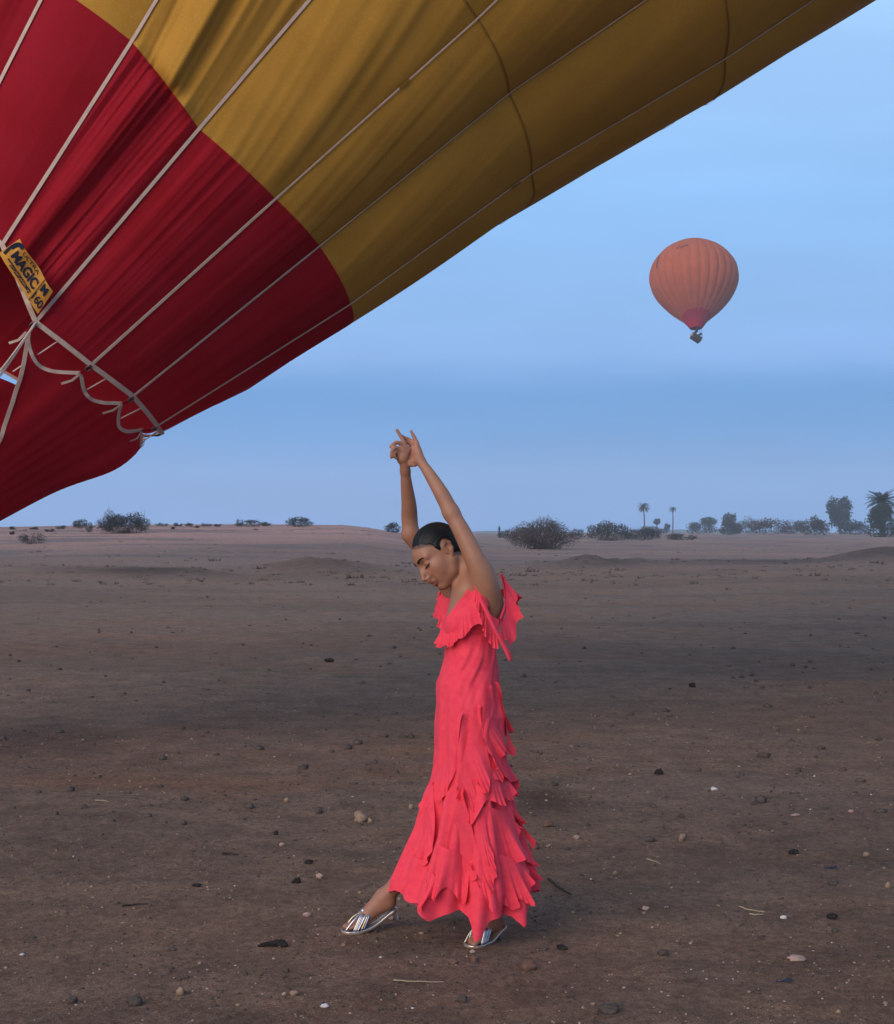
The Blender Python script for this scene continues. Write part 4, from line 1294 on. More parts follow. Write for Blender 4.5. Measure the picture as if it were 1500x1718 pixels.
def build_body():
    h = .0031
    f = Field(Wd(560, 1604, 0) + np.array([-.02, -.42, 0]), Wd(925, 712, 0) + np.array([0.02, .40, .02]), h)
    torso(f)
    # legs
    f.chain([Wd(793, 1215, -.055), Wd(802, 1300, -.075), Wd(810, 1392, -.095), Wd(818, 1440, -.10), Wd(824, 1505, -.105), Wd(826, 1538, -.10)], [.080, .070, .052, .052, .036, .030], .03)
    f.chain([Wd(785, 1215, .06), Wd(765, 1300, .075), Wd(744, 1366, .085), Wd(724, 1405, .09), Wd(676, 1472, .085), Wd(646, 1504, .08)], [.080, .070, .050, .050, .037, .030], .03)
    # neck
    f.chain([Wd(783, 985, .01), Wd(773, 955, -.005), hp(-.022, 0, -.045)], [.060, .051, .052], .03)
    f.cone(Wd(768, 990, -.045), hp(.0, .045, -.045), .011, .012, .03)     # sternomastoid
    f.cone(Wd(798, 975, -.09), Wd(782, 945, -.03), .030, .030, .04)     # trapezius
    f.cone(Wd(760, 975, .09), Wd(775, 945, .02), .030, .030, .04)
    # near (left) arm, raised
    sh = Wd(816, 982, -.125); elb = Wd(757, 860, -.10); wr = Wd(706, 774, -.02)
    f.chain([Wd(816, 1052, -.066), Wd(822, 1020, -.086), sh, Wd(799, 943, -.135), Wd(778, 898, -.12), elb], [.024, .037, .043, .0395, .0345, .0295], .045)
    f.cone(Wd(827, 1012, -.05), Wd(812, 955, -.105), .036, .030, .045)   # back of the armpit
    f.chain([elb, Wd(747, 840, -.09), Wd(737, 822, -.08), Wd(719, 793, -.045), wr], [.030, .0305, .0285, .0215, .0175], .02)
    f.ell(Wd(760, 864, -.105), (.017, .017, .020), .02)
    # far (right) arm, raised
    sh2 = Wd(758, 985, .135); elb2 = Wd(689, 896, .13); wr2 = Wd(680, 790, .02)
    f.chain([Wd(775, 1000, .10), sh2, Wd(722, 940, .15), elb2], [.046, .048, .040, .032], .035)
    f.chain([elb2, Wd(687, 868, .12), Wd(686, 845, .09), Wd(682, 812, .045), wr2], [.0315, .033, .030, .0225, .0185], .02)
    # --- hands
    k = .007
    # far hand, in front of the other in the picture
    f.chain([wr2, Wd(679, 781, .01), Wd(677, 766, .0)], [.0185, .0195, .020], .012)
    for a, b, r in (((677, 770, -.004), (684, 755, .0), .0135), ((675, 770, -.006), (678, 752, -.006), .0135), ((673, 770, -.004), (672, 755, -.01), .013), ((672, 772, .0), (667, 762, -.008), .012)):
        f.cone(Wd(*a), Wd(*b), .0135, r * .82, .008)
    def finger(pts, r0=.0088, r1=.0062):
        P = [Wd(*p) for p in pts]; f.chain(P, np.linspace(r0, r1, len(P)), k)
    finger([(684, 755, .0), (679, 744, -.006), (673, 733, -.008), (666, 721.5, -.008)], .0092, .0064)
    finger([(678, 752, -.006), (670, 743, -.018), (662, 743.5, -.026), (655.5, 749.5, -.026)], .009, .0064)
    finger([(672, 757, -.010), (664.5, 751, -.026), (658, 756, -.034), (656.5, 767.5, -.032)], .0088, .0062)
    finger([(668, 764, -.008), (664, 758, -.024), (661.5, 764, -.032), (665, 769, -.028)], .0078, .0056)
    finger([(684, 776, .012), (689, 765, .012), (688, 753, .004)], .0105, .0072)
    # near hand, behind it
    f.chain([wr, Wd(703, 764, -.004), Wd(700, 754, .012)], [.0175, .018, .0165], .012)
    for a, b in (((701, 764, 0.), (699, 744, .006)), ((700, 764, .004), (696, 745, .014)), ((699, 764, .006), (694, 748, .020)), ((699, 766, .008), (693, 753, .024))):
        f.cone(Wd(*a), Wd(*b), .0125, .0105, .008)
    finger([(699, 744, .006), (695.5, 734, .006), (692.5, 729, .006), (690, 723.5, .006)], .0086, .0058)
    finger([(696, 744, .014), (686, 737.5, .016), (679, 734.5, .012), (673, 731, .010)], .0086, .006)
    finger([(694, 748, .020), (683, 742, .018), (677, 745, .012), (672, 749, .004)], .0084, .006)
    finger([(693, 754, .024), (682, 752, .022), (677, 757, .018)], .0076, .0056)
    f.chain([Wd(702, 770, -.006), Wd(694, 774, -.006), Wd(691, 779, -.004)], [.015, .0135, .0085], .014)
    f.chain([Wd(691, 779, -.004), Wd(696, 781, -.012)], [.0085, .0065], k)
    # --- head
    hk = .018
    def E(a, b, c, r, kk=hk, sub=False): f.ell(hp(a, b, c), np.array(r) * HS, kk, HR, sub)
    def K(p, q, ra, rb, kk=.012, sub=False): f.cone(hp(*p), hp(*q), ra, rb, kk, sub)
    E(-.012, 0, .030, (.097, .075, .090))
    E(.030, 0, -.020, (.062, .060, .085))
    E(.052, 0, .035, (.045, .056, .045))
    E(.066, 0, -.098, (.022, .022, .019), .022)                 # chin
    for s in (-1, 1):
        K((-.004, s * .057, -.045), (.020, s * .047, -.078), .017, .014, .02)
        K((.020, s * .047, -.078), (.064, s * .014, -.101), .014, .013, .02)
        E(.056, s * .037, -.022, (.026, .023, .024), .02)        # cheekbone
        E(.060, s * .024, -.060, (.023, .022, .03), .022)
        K((.088, s * .010, .026), (.070, s * .046, .026), .010, .009, .014)   # brow
        E(.098, s * .032, .006, (.016, .017, .0125), .010, True)  # socket
        E(.0775, s * .032, .004, (.0125, .0150, .0120), .005)       # lidded eye
        E(.102, s * .0100, -.043, (.0085, .0065, .0065), .006)      # nostril wing
        # ear
        K((.004, s * .071, .012), (-.012, s * .078, .028), .0055, .006, .006)
        K((-.012, s * .078, .028), (-.028, s * .080, .016), .006, .0062, .006)
        K((-.028, s * .080, .016), (-.025, s * .077, -.008), .0062, .0058, .006)
        K((-.025, s * .077, -.008), (-.008, s * .071, -.028), .0058, .0072, .006)
        E(-.010, s * .073, .003, (.020, .0060, .026), .006)
        K((-.012, s * .081, .002), (-.009, s * .079, .010), .006, .005, .006, True)
    K((.090, 0, .018), (.106, 0, -.018), .0078, .0084, .010)
    K((.106, 0, -.018), (.1185, 0, -.038), .0082, .0082, .008)
    E(.104, 0, -.046, (.013, .010, .006), .006)
    K((.100, 0, -.056), (.090, 0, -.064), .010, .011, .016)        # philtrum
    for s in (-1, 1):
        E(.086, s * .014, -.026, (.013, .012, .018), .014)
        E(.030, s * .046, -.036, (.034, .018, .034), .02)
    for s in (-1, 1):
        K((.0965, s * .004, -.0672), (.081, s * .022, -.0725), .0056, .0034, .006)
        K((.0945, s * .003, -.0782), (.081, s * .020, -.0745), .0066, .0036, .006)
        K((.1055, s * .003, -.0722), (.088, s * .022, -.0735), .0024, .0020, .003, True)
        K((.1125, s * .0055, -.049), (.106, s * .0075, -.0475), .0032, .0028, .003, True)  # nostril
    # --- feet, raised on the heel
    def foot(ank, heel, ball, toe, side, dk):
        f.chain([ank, heel], [.030, .026], .02)
        f.chain([ank, (np.array(ank) * .45 + np.array(ball) * .55) + np.array([0, 0, .012]), ball], [.029, .026, .021], .025)
        f.chain([heel, (np.array(heel) + np.array(ball)) / 2 + np.array([0, 0, .006]), ball], [.024, .020, .020], .02)
        d = nrm(np.array(toe) - np.array(ball)); s = nrm(np.cross(d, [0, 0, 1.0]))
        for i, (o, l, r) in enumerate(((.026, 1.0, .0105), (.010, .98, .0082), (-.003, .90, .0078), (-.015, .80, .0074), (-.025, .68, .007))):
            b = np.array(ball) + s * o * .8 * side; tt = b + d * np.linalg.norm(np.array(toe) - np.array(ball)) * l + s * o * .15 * side
            f.cone(np.array(ank) * .15 + np.array(ball) * .85 + s * o * .6 * side, b, .018, r + .004, .014)
            f.chain([b, (b + tt) / 2 + np.array([0, 0, .004]), tt], [r + .003, r + .0005, r], .005)
    foot(*FOOT1); foot(*FOOT2)
    V, Fq = surface_nets(f.D, f.lo, h)
    V = laplace(V, Fq, 2, .45)
    return V, Fq

# feet: ankle, heel, ball, toe tip (world), big-toe side
gz = .0
def fpt(px, py, z):   # point at photo pixel, at height z
    Y = (CZ - z) * F / (py - HY); return np.array([(px - CX) / F * Y, Y, z])
T1 = fpt(580, 1557, .020); B1 = fpt(603, 1551, .032)
FOOT1 = (Wd(644, 1506, .085), Wd(652, 1514, .080), B1, T1, 1, 0)
T2 = fpt(789, 1582, .018); B2 = fpt(805, 1573, .030)
FOOT2 = (Wd(826, 1540, -.105), Wd(832, 1548, -.085), B2, T2, -1, 0)

BV_, BF_ = build_body()
WO = np.array([(800 - CX) / F * 6.25, 6.25, 0.0])
HLX = [-.12, -.08, -.04, -.012, .005, .022, .035, .05, .075, .12]
HLY = [-.075, -.062, -.040, -.005, .006, .030, .052, .060, .069, .078]
def hairline(a, b):
    return np.interp(a, HLX, HLY) + .018 * (1 - np.abs(b) / .06).clip(0, 1) * sstep(.0, .04, a)
def paint_body(V):
    """skin tone: lips, toes and fingertips redder, nails paler"""
    q = to_head(V)
    n = len(V)
    c = np.tile(np.array([.315, .142, .083]), (n, 1))
    c *= (1 + .10 * fbm(V[:, 0] * 22 + V[:, 1] * 9, V[:, 2] * 22, 3, 400))[:, None]
    def mixin(w, col):
        nonlocal c
        w = np.clip(w, 0, 1)[:, None]; c = c * (1 - w) + np.array(col) * w
    head = ((q[:, 0] + .012) / .125) ** 2 + (q[:, 1] / .095) ** 2 + ((q[:, 2] + .01) / .15) ** 2 < 1.0
    lip = head & (q[:, 0] > .078) & (np.abs(q[:, 1]) < .028)
    d = ((q[:, 1]) / .027) ** 2 + ((q[:, 2] + .0725) / .0125) ** 2
    mixin(np.where(lip, sstep(1.15, .8, d), 0) * .85, (.185, .062, .055))
    mixin(np.where(lip & (np.abs(q[:, 2] + .0728) < .0028), .7, 0), (.09, .03, .028))
    line = hairline(q[:, 0], q[:, 1])
    w = sstep(-.016, .002, q[:, 2] - line + .006 * vnoise(q[:, 1] * 160, q[:, 0] * 160, 77)) * head
    w = w * np.clip(1 - np.exp(-(((q[:, 0] + .010) / .026) ** 2 + ((q[:, 2] - .002) / .034) ** 2)) * (np.abs(q[:, 1]) > .064), 0, 1)
    mixin(w * .85, (.02, .014, .011))
    # darker lids, under the brow, along the nose
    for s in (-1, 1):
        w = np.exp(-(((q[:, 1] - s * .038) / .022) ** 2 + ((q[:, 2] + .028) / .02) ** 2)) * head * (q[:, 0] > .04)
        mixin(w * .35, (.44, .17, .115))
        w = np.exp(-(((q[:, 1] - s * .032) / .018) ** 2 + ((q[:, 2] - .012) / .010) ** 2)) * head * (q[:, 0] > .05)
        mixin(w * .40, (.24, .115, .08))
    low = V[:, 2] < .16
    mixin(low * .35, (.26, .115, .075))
    for hcen in (Wd(668, 748, 0), Wd(692, 745, .01)):
        w = np.exp(-((V - hcen) ** 2).sum(1) / .04 ** 2)
        mixin(w * .4, (.42, .17, .12))
    return c
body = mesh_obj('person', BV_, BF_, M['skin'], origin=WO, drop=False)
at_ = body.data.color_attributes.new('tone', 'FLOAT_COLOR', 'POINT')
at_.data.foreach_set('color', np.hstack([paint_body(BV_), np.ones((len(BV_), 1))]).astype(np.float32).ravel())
tag(body, 'woman in a long ruffled coral dress stepping with both arms raised overhead', 'person')

# --- hair: sleek, combed back, tied low
def build_hair():
    h = .003
    f = Field(HP + np.array([-.17, -.16, -.15]), HP + np.array([.19, .16, .17]), h)
    f.ell(hp(-.014, 0, .031), (.1010, .0785, .0940), .01, HR)
    f.ell(hp(-.075, 0, -.005), (.040, .05, .05), .03, HR)
    # cut away the face: below the hairline
    sl, P = f.box(f.lo, f.lo + f.h * (f.n - 1), 0)
    q = to_head(P)
    a, b, hh = q[..., 0], q[..., 1], q[..., 2]
    line = hairline(a, b)
    cut = (line - hh) * .8 + .0025 * vnoise(b * 210, a * 120, 88)
    D = f.D; k = .006
    g = np.maximum(k - np.abs(D - cut), 0) / k
    f.D = np.maximum(D, cut) + g * g * k * .25
    f.ell(hp(-.012, .082, .004), (.029, .022, .040), .006, HR, True)
    f.ell(hp(-.012, -.082, .004), (.029, .022, .040), .006, HR, True)
    # sideburn wisp
    f.cone(hp(.022, .068, .032), hp(.018, .069, .012), .008, .003, .008)
    f.cone(hp(.022, -.068, .032), hp(.018, -.069, .012), .008, .003, .008)
    # low knot and the tail behind the neck
    kn = hp(-.098, .0, -.030)
    f.ell(kn, (.022, .022, .022), .025)
    f.chain([kn, Wd(780, 932, .03), Wd(789, 941, .04), Wd(797, 952, .045), Wd(803, 966, .045)], [.018, .0125, .012, .010, .005], .012)
    V, Fq = surface_nets(f.D, f.lo, h)
    V = laplace(V, Fq, 2, .45)
    # combed strands: fine grooves running back from the hairline
    q = to_head(V); n = nrm(V - hp(-.014, 0, .032))
    ang = np.arctan2(q[:, 1], q[:, 2] - .0 + .02)
    V = V + n * (.0022 * vnoise(ang * 26, q[:, 0] * 6, 501) + .0016 * vnoise(ang * 60, q[:, 0] * 9, 502))[:, None]
    return mesh_obj('hair', V, Fq, M['hair'], body)
build_hair()
for s in (1, -1):
    # brows and lash lines
    P = [hp(.1015, s * .012, .0215), hp(.1000, s * .022, .0285), hp(.0915, s * .036, .0315), hp(.0775, s * .051, .025)]
    Q = polyline(P, 14)
    v, fq = ribbon(Q, np.repeat((hfw + .45 * s * hl)[None], 14, 0), np.interp(np.linspace(0, 1, 14), [0, .25, .7, 1], [.0050, .0076, .0060, .0022]), .0016)
    mesh_obj('eyebrow', v, fq, M['brow'], body)
    P = [hp(.0835, s * .0185, -.0035), hp(.0895, s * .0260, -.0058), hp(.0895, s * .0330, -.0066), hp(.0845, s * .0415, -.0045), hp(.078, s * .047, -.001)]
    Q = polyline(P, 14)
    v, fq = tube(Q, np.interp(np.linspace(0, 1, 14), [0, .5, 1], [.001, .0020, .0014]), 6)
    parts = [(v, fq)]
    for i in range(2, 14):
        d = nrm(hfw * .8 + s * hl * (i - 5) * .06 - hu * .55)
        parts.append(tube(np.array([Q[i], Q[i] + d * .007, Q[i] + d * .011 + hu * .002]), [.0008, .0006, .0002], 4))
    v, fq = join(parts)
    mesh_obj('eyelashes', v, fq, M['brow'], body)

# --- the dress
Lc = np.array([(1040, 741), (1060, 741), (1080, 747), (1103, 745), (1125, 738), (1144, 732), (1202, 729), (1286, 728), (1310, 724), (1333, 714), (1391, 699), (1438, 676), (1478, 656), (1500, 651), (1560, 640)], float)
Rc = np.array([(1040, 836), (1060, 835), (1080, 835), (1103, 837), (1125, 838), (1144, 839), (1176, 843), (1199, 850), (1240, 848), (1286, 853), (1341, 861), (1400, 876), (1440, 890), (1481, 902), (1519, 899), (1560, 899)], float)
HEM = np.array([(640, 1476), (652, 1479), (672, 1490), (684, 1497), (692, 1507), (699, 1496), (727, 1523), (750, 1513), (774, 1507), (792, 1516), (797, 1528), (802, 1552), (812, 1546), (819, 1532), (826, 1522), (838, 1518), (860, 1519), (870, 1522), (879, 1539), (890, 1528), (898, 1519), (906, 1485)], float)
def dress_pt(th, py, lift=0.0):
    """th: angle round the body (0 = right side of the picture, -pi/2 = towards the camera), py: photo row"""
    th = np.asarray(th, float); py = np.asarray(py, float)
    L = np.interp(py, Lc[:, 0], Lc[:, 1]); R = np.interp(py, Rc[:, 0], Rc[:, 1])
    a = (R - L) / 2; cxp = (R + L) / 2
    a = a - np.interp(py, [1054, 1062, 1095, 1150, 1300, 1500], [9, 6, 1.5, 1, 4, 8])
    am = a * PY / F
    dep = np.interp(py, [1054, 1066, 1095, 1120, 1180, 1300, 1450, 1540], [.105, .125, .138, .142, .175, .195, .22, .235])
    g = np.interp(py, [1120, 1220, 1350, 1500], [.0, .006, .016, .028])
    fold = g * (np.sin(th * 9 + .9 * np.sin(th * 2) + (py - 1300) * .004) + .55 * np.sin(th * 17 + 1.3 + (py - 1300) * -.005) + .5 * vnoise(th * 4, py * .008, 601))
    # bodice pulls: faint diagonal creases
    cr = np.interp(py, [1060, 1100, 1200, 1300], [.0035, .005, .004, .0]) * vnoise((py * .05 + th * 5.0), th * 2.2, 602) * 2
    r = 1.0
    x = (cxp - CX) / F * PY + (am + fold * .8 + cr + lift) * np.cos(th)
    y = PY + (dep + fold + cr + lift) * np.sin(th)
    z = CZ - (py - HY) / F * PY
    return np.stack([x, y, z + 0 * th], -1)

def build_dress():
    # skirt: a loft from under the bust to a handkerchief hem
    n_t, n_p = 420, 240
    th = np.linspace(-np.pi, np.pi, n_t, endpoint=False)
    xp = 780 + 124 * np.cos(th)
    hem_near = np.interp(xp, HEM[:, 0], HEM[:, 1])
    hem_far = 1492 + 10 * np.sin(th * 7)
    hem = np.where(th < 0, hem_near, hem_far)
    blend = sstep(0, .12, np.abs(np.sin(th)))
    v = np.linspace(0, 1, n_p)[:, None]
    pyv = 1054 + (hem[None] - 1054) * v
    P = dress_pt(np.broadcast_to(th, (n_p, n_t)), pyv)
    dress = mesh_obj('dress', P.reshape(-1, 3), grid_faces(n_p, n_t, True), M['coral'], body)
    # bodice: the trunk's own surface, a few millimetres out, cut at neckline and armholes
    h = .0042
    f = Field(Wd(700, 1150, 0) + np.array([0, -.30, 0]), Wd(900, 940, 0) + np.array([0, .30, 0]), h)
    torso(f, .0075)
    for dy in (-.02, .02): pass
    V, Fq = surface_nets(f.D, f.lo, h)
    V = laplace(V, Fq, 2, .45)
    Yv = V[:, 1]; px = CX + F * V[:, 0] / PY; py = HY - F * (V[:, 2] - CZ) / PY
    dy = Yv - PY
    # neckline: deep V in front, low scoop behind; straps over both shoulders
    near = dy < 0
    # signed 'uncovered' tests, in the body's own rows and columns
    arm_near = ((px - 828) / 25) ** 2 + ((py - 985) / 53) ** 2 < 1
    arm_near &= dy < -.03
    arm_far = (((px - 775) / 40) ** 2 + ((py - 975) / 45) ** 2 < 1) & (dy > .10)
    neck = (py < np.interp(dy, [-.15, -.062, -.02, .03, .10, .2], [950, 990, 1030, 1026, 985, 950])) & (px < 800)
    neck |= (py < 1029 - 1.38 * (px - 752)) & (dy < .085)
    backneck = (py < 985) & (px >= 792) & (np.abs(dy) < .075)
    top = py < 962
    bad = arm_near | arm_far | neck | backneck | top | (py > 1140)
    keep = ~bad[Fq].any(1)
    V2, F2, _ = compact(V, Fq[keep])
    mesh_obj('bodice', V2, F2, M['coral'], dress)
    return dress
dress = build_dress()

def flounce(att, nor, hang, length, waves, amp, name='ruffle', n=90, m=14, seed=0, tip=.35, parent=None, power=1.7, taper=True):
    """a gathered strip: attached along att, falling along hang, fluted at its free edge"""
    r_ = np.random.default_rng(900 + seed)
    waves = waves * .95; amp = amp * .85; n = int(n * 1.5)
    A = polyline(att, n); N = nrm(polyline(nor, n)) if np.ndim(nor) == 2 else np.repeat(nrm(np.array(nor))[None], n, 0)
    Hd = polyline(hang, n) if np.ndim(hang) == 2 else np.repeat(np.array(hang, float)[None], n, 0)
    Hd = nrm(Hd)
    u = np.linspace(0, 1, n)
    ph = 2 * np.pi * (waves * u + .25 * np.sin(2 * np.pi * u * 1.3 + seed)) + seed
    L = (np.full(n, length) if np.isscalar(length) else np.interp(u, np.linspace(0, 1, len(length)), length))
    L = L * (1 - tip * .16 + tip * .16 * np.sin(ph * 1.0 + .8) + .42 * vnoise(u * 4.3, 0 * u + seed, 7))
    L = L * (.14 + .86 * sstep(0, .22, u) * sstep(1, .74, u)) if taper else L
    T = np.gradient(A, axis=0); T = nrm(T)
    v = np.linspace(0, 1, m)[:, None, None]
    w = v ** power
    wob = amp * (np.sin(ph) + .35 * np.sin(ph * 2.1 + 1))[None, :, None]
    wt = amp * .42 * np.cos(ph)[None, :, None]
    out = amp * 1.1
    P = A[None] + Hd[None] * (v * L[None, :, None]) + N[None] * (.004 + w * (wob + out) + .0055 * v ** 3 * np.sin(ph * 3.7 + 2 * np.sin(ph))[None, :, None] + .010 * w * v * (vnoise(u * 13, 0 * u + seed, 9))[None, :, None]) + T[None] * (w * wt)
    return mesh_obj(name, P.reshape(-1, 3), grid_faces(m, n), M['coral'], parent or dress)

def on_dress(px, py, lift=.004):
    L = np.interp(py, Lc[:, 0], Lc[:, 1]); R = np.interp(py, Rc[:, 0], Rc[:, 1])
    c = np.clip((px - (R + L) / 2) / ((R - L) / 2), -1, 1)
    th = -np.arccos(c)
    p = dress_pt(th, py, lift); 
    n = nrm(np.array([math.cos(th), math.sin(th) * 1.0, .05]))
    return p, n
def skirt_ruffle(path, length_px, waves, amp=.020, lean=(0, 0), seed=0, tip=.45, n=90):
    pn = [on_dress(*p) for p in path]
    att = np.array([p for p, _ in pn]); nor = np.array([q for _, q in pn])
    ln = np.array(length_px, float) * PY / F if np.ndim(length_px) else length_px * PY / F
    # the ruffle follows the flare of the skirt as it falls
    low = []
    for (px, py) in path:
        L0, R0 = np.interp(py, Lc[:, 0], Lc[:, 1]), np.interp(py, Rc[:, 0], Rc[:, 1])
        c = (px - (L0 + R0) / 2) / ((R0 - L0) / 2)
        p2 = min(py + 60, 1520)
        L1, R1 = np.interp(p2, Lc[:, 0], Lc[:, 1]), np.interp(p2, Rc[:, 0], Rc[:, 1])
        q, _ = on_dress((L1 + R1) / 2 + c * (R1 - L1) / 2 + lean[0], p2)
        low.append(q)
    hang = np.array(low) - att
    return flounce(att, nor, hang, ln, waves, amp, seed=seed, tip=tip, n=n)

skirt_ruffle([(776, 1186), (762, 1222), (748, 1258), (732, 1290), (718, 1312)], [50, 62, 66, 56, 40], 2.8, .015, (0, 0), 1)
skirt_ruffle([(800, 1172), (788, 1212), (778, 1252), (770, 1290), (766, 1318)], [60, 78, 84, 70, 50], 3.0, .015, (26, 0), 2)
skirt_ruffle([(816, 1142), (810, 1182), (803, 1222), (798, 1262), (796, 1296)], [60, 78, 84, 74, 50], 3.0, .015, (30, 0), 3)
skirt_ruffle([(826, 1138), (836, 1166), (843, 1196), (845, 1230), (843, 1256)], [46, 62, 64, 56, 40], 2.8, .018, (24, 0), 4)
skirt_ruffle([(806, 1226), (824, 1234), (840, 1248), (851, 1270), (856, 1300)], [60, 76, 74, 66, 54], 3.2, .016, (10, 0), 5)
skirt_ruffle([(766, 1300), (788, 1286), (812, 1276), (836, 1276), (856, 1300)], [60, 74, 78, 74, 56], 4.0, .015, (6, 0), 6)
skirt_ruffle([(776, 1306), (764, 1340), (754, 1376), (748, 1410), (746, 1440)], [60, 92, 104, 84, 60], 2.8, .015, (34, 0), 7)
skirt_ruffle([(732, 1304), (722, 1338), (711, 1372), (700, 1404), (690, 1430)], [50, 78, 88, 72, 50], 2.8, .014, (22, 0), 8)
skirt_ruffle([(780, 1340), (802, 1338), (824, 1342), (846, 1354), (864, 1376)], [70, 90, 92, 80, 56], 4.0, .016, (8, 0), 9)
skirt_ruffle([(806, 1326), (798, 1360), (794, 1396), (794, 1430), (798, 1460)], [50, 76, 84, 70, 50], 2.8, .015, (30, 0), 15)
skirt_ruffle([(834, 1320), (850, 1332), (862, 1348), (870, 1374), (876, 1398)], [50, 68, 72, 62, 44], 2.8, .018, (12, 0), 10)
skirt_ruffle([(722, 1404), (742, 1402), (762, 1410), (782, 1424), (798, 1446)], [60, 84, 86, 74, 50], 3.8, .015, (4, 0), 11)
skirt_ruffle([(682, 1424), (698, 1426), (714, 1434), (730, 1446), (742, 1462)], [44, 58, 60, 54, 36], 3.2, .014, (-4, 0), 12)
skirt_ruffle([(786, 1424), (812, 1416), (838, 1418), (862, 1430), (884, 1450)], [60, 84, 88, 76, 50], 4.6, .017, (6, 0), 13)
skirt_ruffle([(842, 1380), (860, 1392), (876, 1412), (886, 1440), (892, 1462)], [46, 60, 62, 52, 36], 2.8, .018, (12, 0), 14)

# bodice ruffles: a bib round the neckline and caps over the shoulders
def bodice_ruffle(pts, hang, length, waves, amp, seed, tip=.3, nor=None, n=80):
    att = np.array([Wd(*p) for p in pts])
    cen = np.array([Wd(795, p[1], 0) for p in pts])
    nr = att - cen; nr[:, 2] *= .2
    if nor is not None: nr = np.repeat(np.array(nor, float)[None], len(att), 0)
    return flounce(att, nr, hang, length, waves, amp, seed=seed, tip=tip, n=n, taper=False)
s_ = PY / F
bodice_ruffle([(797, 964, -.115), (790, 985, -.125), (776, 1008, -.125), (762, 1024, -.10), (750, 1034, -.05), (753, 1030, .015), (758, 1010, .06), (758, 985, .105)], np.array([(.35, -.2, -1), (.3, -.25, -1), (.05, -.2, -1), (-.1, -.1, -1), (-.25, 0, -1), (-.3, 0, -1), (-.4, .2, -.9), (-.5, .3, -.8)]), np.array([48, 80, 70, 54, 44, 36, 30, 26]) * s_, 7.5, .008, 21, n=140)
bodice_ruffle([(797, 966, -.12), (806, 985, -.135), (815, 1010, -.14), (822, 1030, -.138), (836, 1040, -.12)], np.array([(-.1, -.3, -1), (-.1, -.3, -1), (-.1, -.2, -1), (-.1, -.1, -1), (0, 0, -1)]), np.array([40, 48, 52, 50, 40]) * s_, 4.5, .008, 22)
bodice_ruffle([(842, 964, -.06), (846, 985, -.075), (848, 1010, -.08), (846, 1034, -.09), (838, 1042, -.11)], np.array([(.55, .1, -1), (.5, .1, -1), (.35, .1, -1), (.2, 0, -1), (.0, 0, -1)]), np.array([36, 50, 54, 46, 24]) * s_, 1.6, .011, 23, tip=.12)
bodice_ruffle([(842, 964, -.06), (846, 975, .0), (846, 985, .06), (838, 990, .12)], np.array([(.6, .1, -1), (.6, .1, -1), (.5, .2, -1), (.3, .3, -1)]), np.array([30, 40, 40, 30]) * s_, 1.4, .010, 24, tip=.12)
bodice_ruffle([(752, 968, .13), (744, 985, .15), (744, 1005, .14), (750, 1025, .12)], np.array([(-.4, .2, -1), (-.4, .2, -1), (-.3, .2, -1), (-.2, .2, -1)]), np.array([26, 34, 36, 30]) * s_, 2.4, .010, 25)
# shoulder strap edges and the dangling tie
def sash(name, pts, width, nor=(0.1, -1, .1), n=40, twist=0.0):
    Q = polyline([Wd(*p) for p in pts], n)
    u = np.linspace(0, 1, n)
    N = np.stack([np.sin(twist * u) + nor[0], nor[1] * np.cos(twist * u * .6), np.full(n, nor[2])], -1)
    v, fq = ribbon(Q, N, width, .0015)
    return mesh_obj(name, v, fq, M['coral'], dress)
sash('shoulder_strap', [(800, 975, -.06), (797, 963, -.105), (800, 978, -.142), (808, 1000, -.150), (814, 1020, -.152)], .030)
sash('shoulder_strap', [(766, 985, .06), (754, 964, .12), (748, 985, .150), (750, 1010, .135)], .030)
sash('shoulder_strap', [(840, 1040, -.115), (848, 1015, -.085), (846, 985, -.07), (840, 962, -.055)], .022, nor=(.9, -.5, .1))
sash('tie', [(804, 1000, -.154), (816, 1025, -.168), (829, 1052, -.172), (842, 1076, -.165), (851, 1093, -.16), (857, 1108, -.158)], np.interp(np.linspace(0, 1, 40), [0, .5, .85, 1], [.016, .018, .026, .020]), twist=.9)

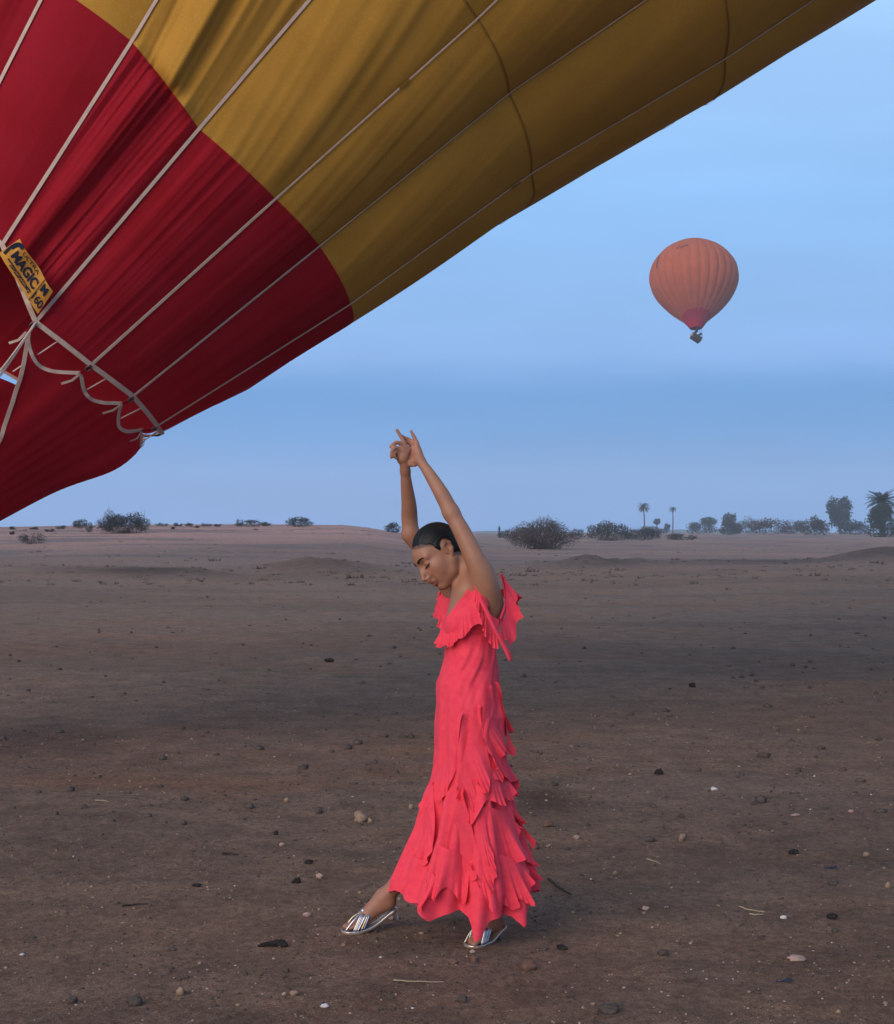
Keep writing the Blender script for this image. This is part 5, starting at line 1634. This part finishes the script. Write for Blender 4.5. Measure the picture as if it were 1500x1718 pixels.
# --- sandals
def sandal(ank, heel, ball, toe, side, heel_top, heel_tip):
    ank, heel, ball, toe = map(np.array, (ank, heel, ball, toe))
    d = toe - ball; d[2] = 0; d = nrm(d)
    s = nrm(np.cross(d, [0, 0, 1.0]))
    # sole: a thin last-shaped plate from toe to raised heel seat
    ht = np.array(heel_top)
    tip = toe + d * .016; tip[2] = .010
    bl = ball.copy(); bl[2] = .010
    C = polyline([tip, (tip + bl) / 2 * np.array([1, 1, 0]) + np.array([0, 0, .009]), bl, bl * .55 + ht * .45 + np.array([0, 0, -.012]), ht * .9 + bl * .1, ht + nrm(ht - bl) * .014], 30)
    u = np.linspace(0, 1, 30)
    w = np.interp(u, [0, .04, .14, .32, .5, .7, .86, .96, 1], [.010, .024, .036, .039, .030, .022, .024, .020, .008])
    top = []
    for k in range(30):
        top.append([C[k] + s * w[k] * q for q in np.linspace(-1, 1, 7)])
    top = np.array(top).reshape(-1, 3)
    bot = top - np.array([0, 0, .008])
    f1 = [tuple(q) for q in grid_faces(30, 7)]
    f2 = [tuple(i + 210 for i in q[::-1]) for q in f1]
    rim = []
    ring_ = [k * 7 for k in range(30)] + [29 * 7 + j for j in range(1, 7)] + [k * 7 + 6 for k in range(28, -1, -1)] + [j for j in range(5, 0, -1)]
    for a, b in zip(ring_, ring_[1:] + ring_[:1]): rim.append((a, b, b + 210, a + 210))
    o = mesh_obj('sandal', np.vstack([top, bot]), f1 + f2 + rim, M['sole'], body)
    # bright edge welt
    v, fq = tube(np.vstack([top[ring_], top[ring_[:1]]]) + np.array([0, 0, .001]), .0022, 6, False); mesh_obj('welt', v, fq, M['silver'], o)
    v, fq = tube(polyline([ht + np.array([0, 0, -.006]), ht * .6 + np.array(heel_tip) * .4, np.array(heel_tip)], 8), np.interp(np.linspace(0, 1, 8), [0, .3, 1], [.017, .009, .0055]), 10)
    mesh_obj('heel', v, fq, M['silver'], o)
    # straps fan from a knot on the instep to both edges of the sole
    inst = ank * .28 + ball * .72
    knot = ball * .80 + ank * .20 + np.array([0, 0, .030]) + d * .004
    mats = ['silver', 'gold_metal', 'blue_metal', 'silver', 'gold_metal', 'blue_metal', 'silver']
    for i in range(6):
        for sd in (-1, 1):
            k = np.interp(i, [0, 5], [7.0, 13.5]); e = C[int(k)] + s * sd * w[int(k)] * .96 + np.array([0, 0, .003])
            mid = (knot * .62 + e * .38) + s * sd * .017 + np.array([0, 0, .012]) - d * .004 * i
            Q = polyline([knot + s * sd * .003 - d * .0045 * i, mid, e], 12)
            v, fq = tube(Q, .0026, 6); mesh_obj('strap', v, fq, M[mats[i]], o)
    for sd in (-1, 1):       # the two straps running forward to the toe edge
        e = C[2] + s * sd * w[2] + np.array([0, 0, .004])
        v, fq = tube(polyline([knot, (knot + e) / 2 + s * sd * .010 + np.array([0, 0, .010]), e], 12), .0030, 6); mesh_obj('strap', v, fq, M['gold_metal' if sd > 0 else 'silver'], o)
    V0, F0 = ICO[2]
    mesh_obj('knot', V0 * np.array([.011, .011, .009]) + knot + np.array([0, 0, .003]), F0, M['silver'], o)
sandal(*FOOT1[:5], Wd(660, 1527, .085), fpt(669, 1553, .004) if False else Wd(668, 1546, .09))
sandal(*FOOT2[:5], Wd(841, 1556, -.075), fpt(838, 1576, .004))
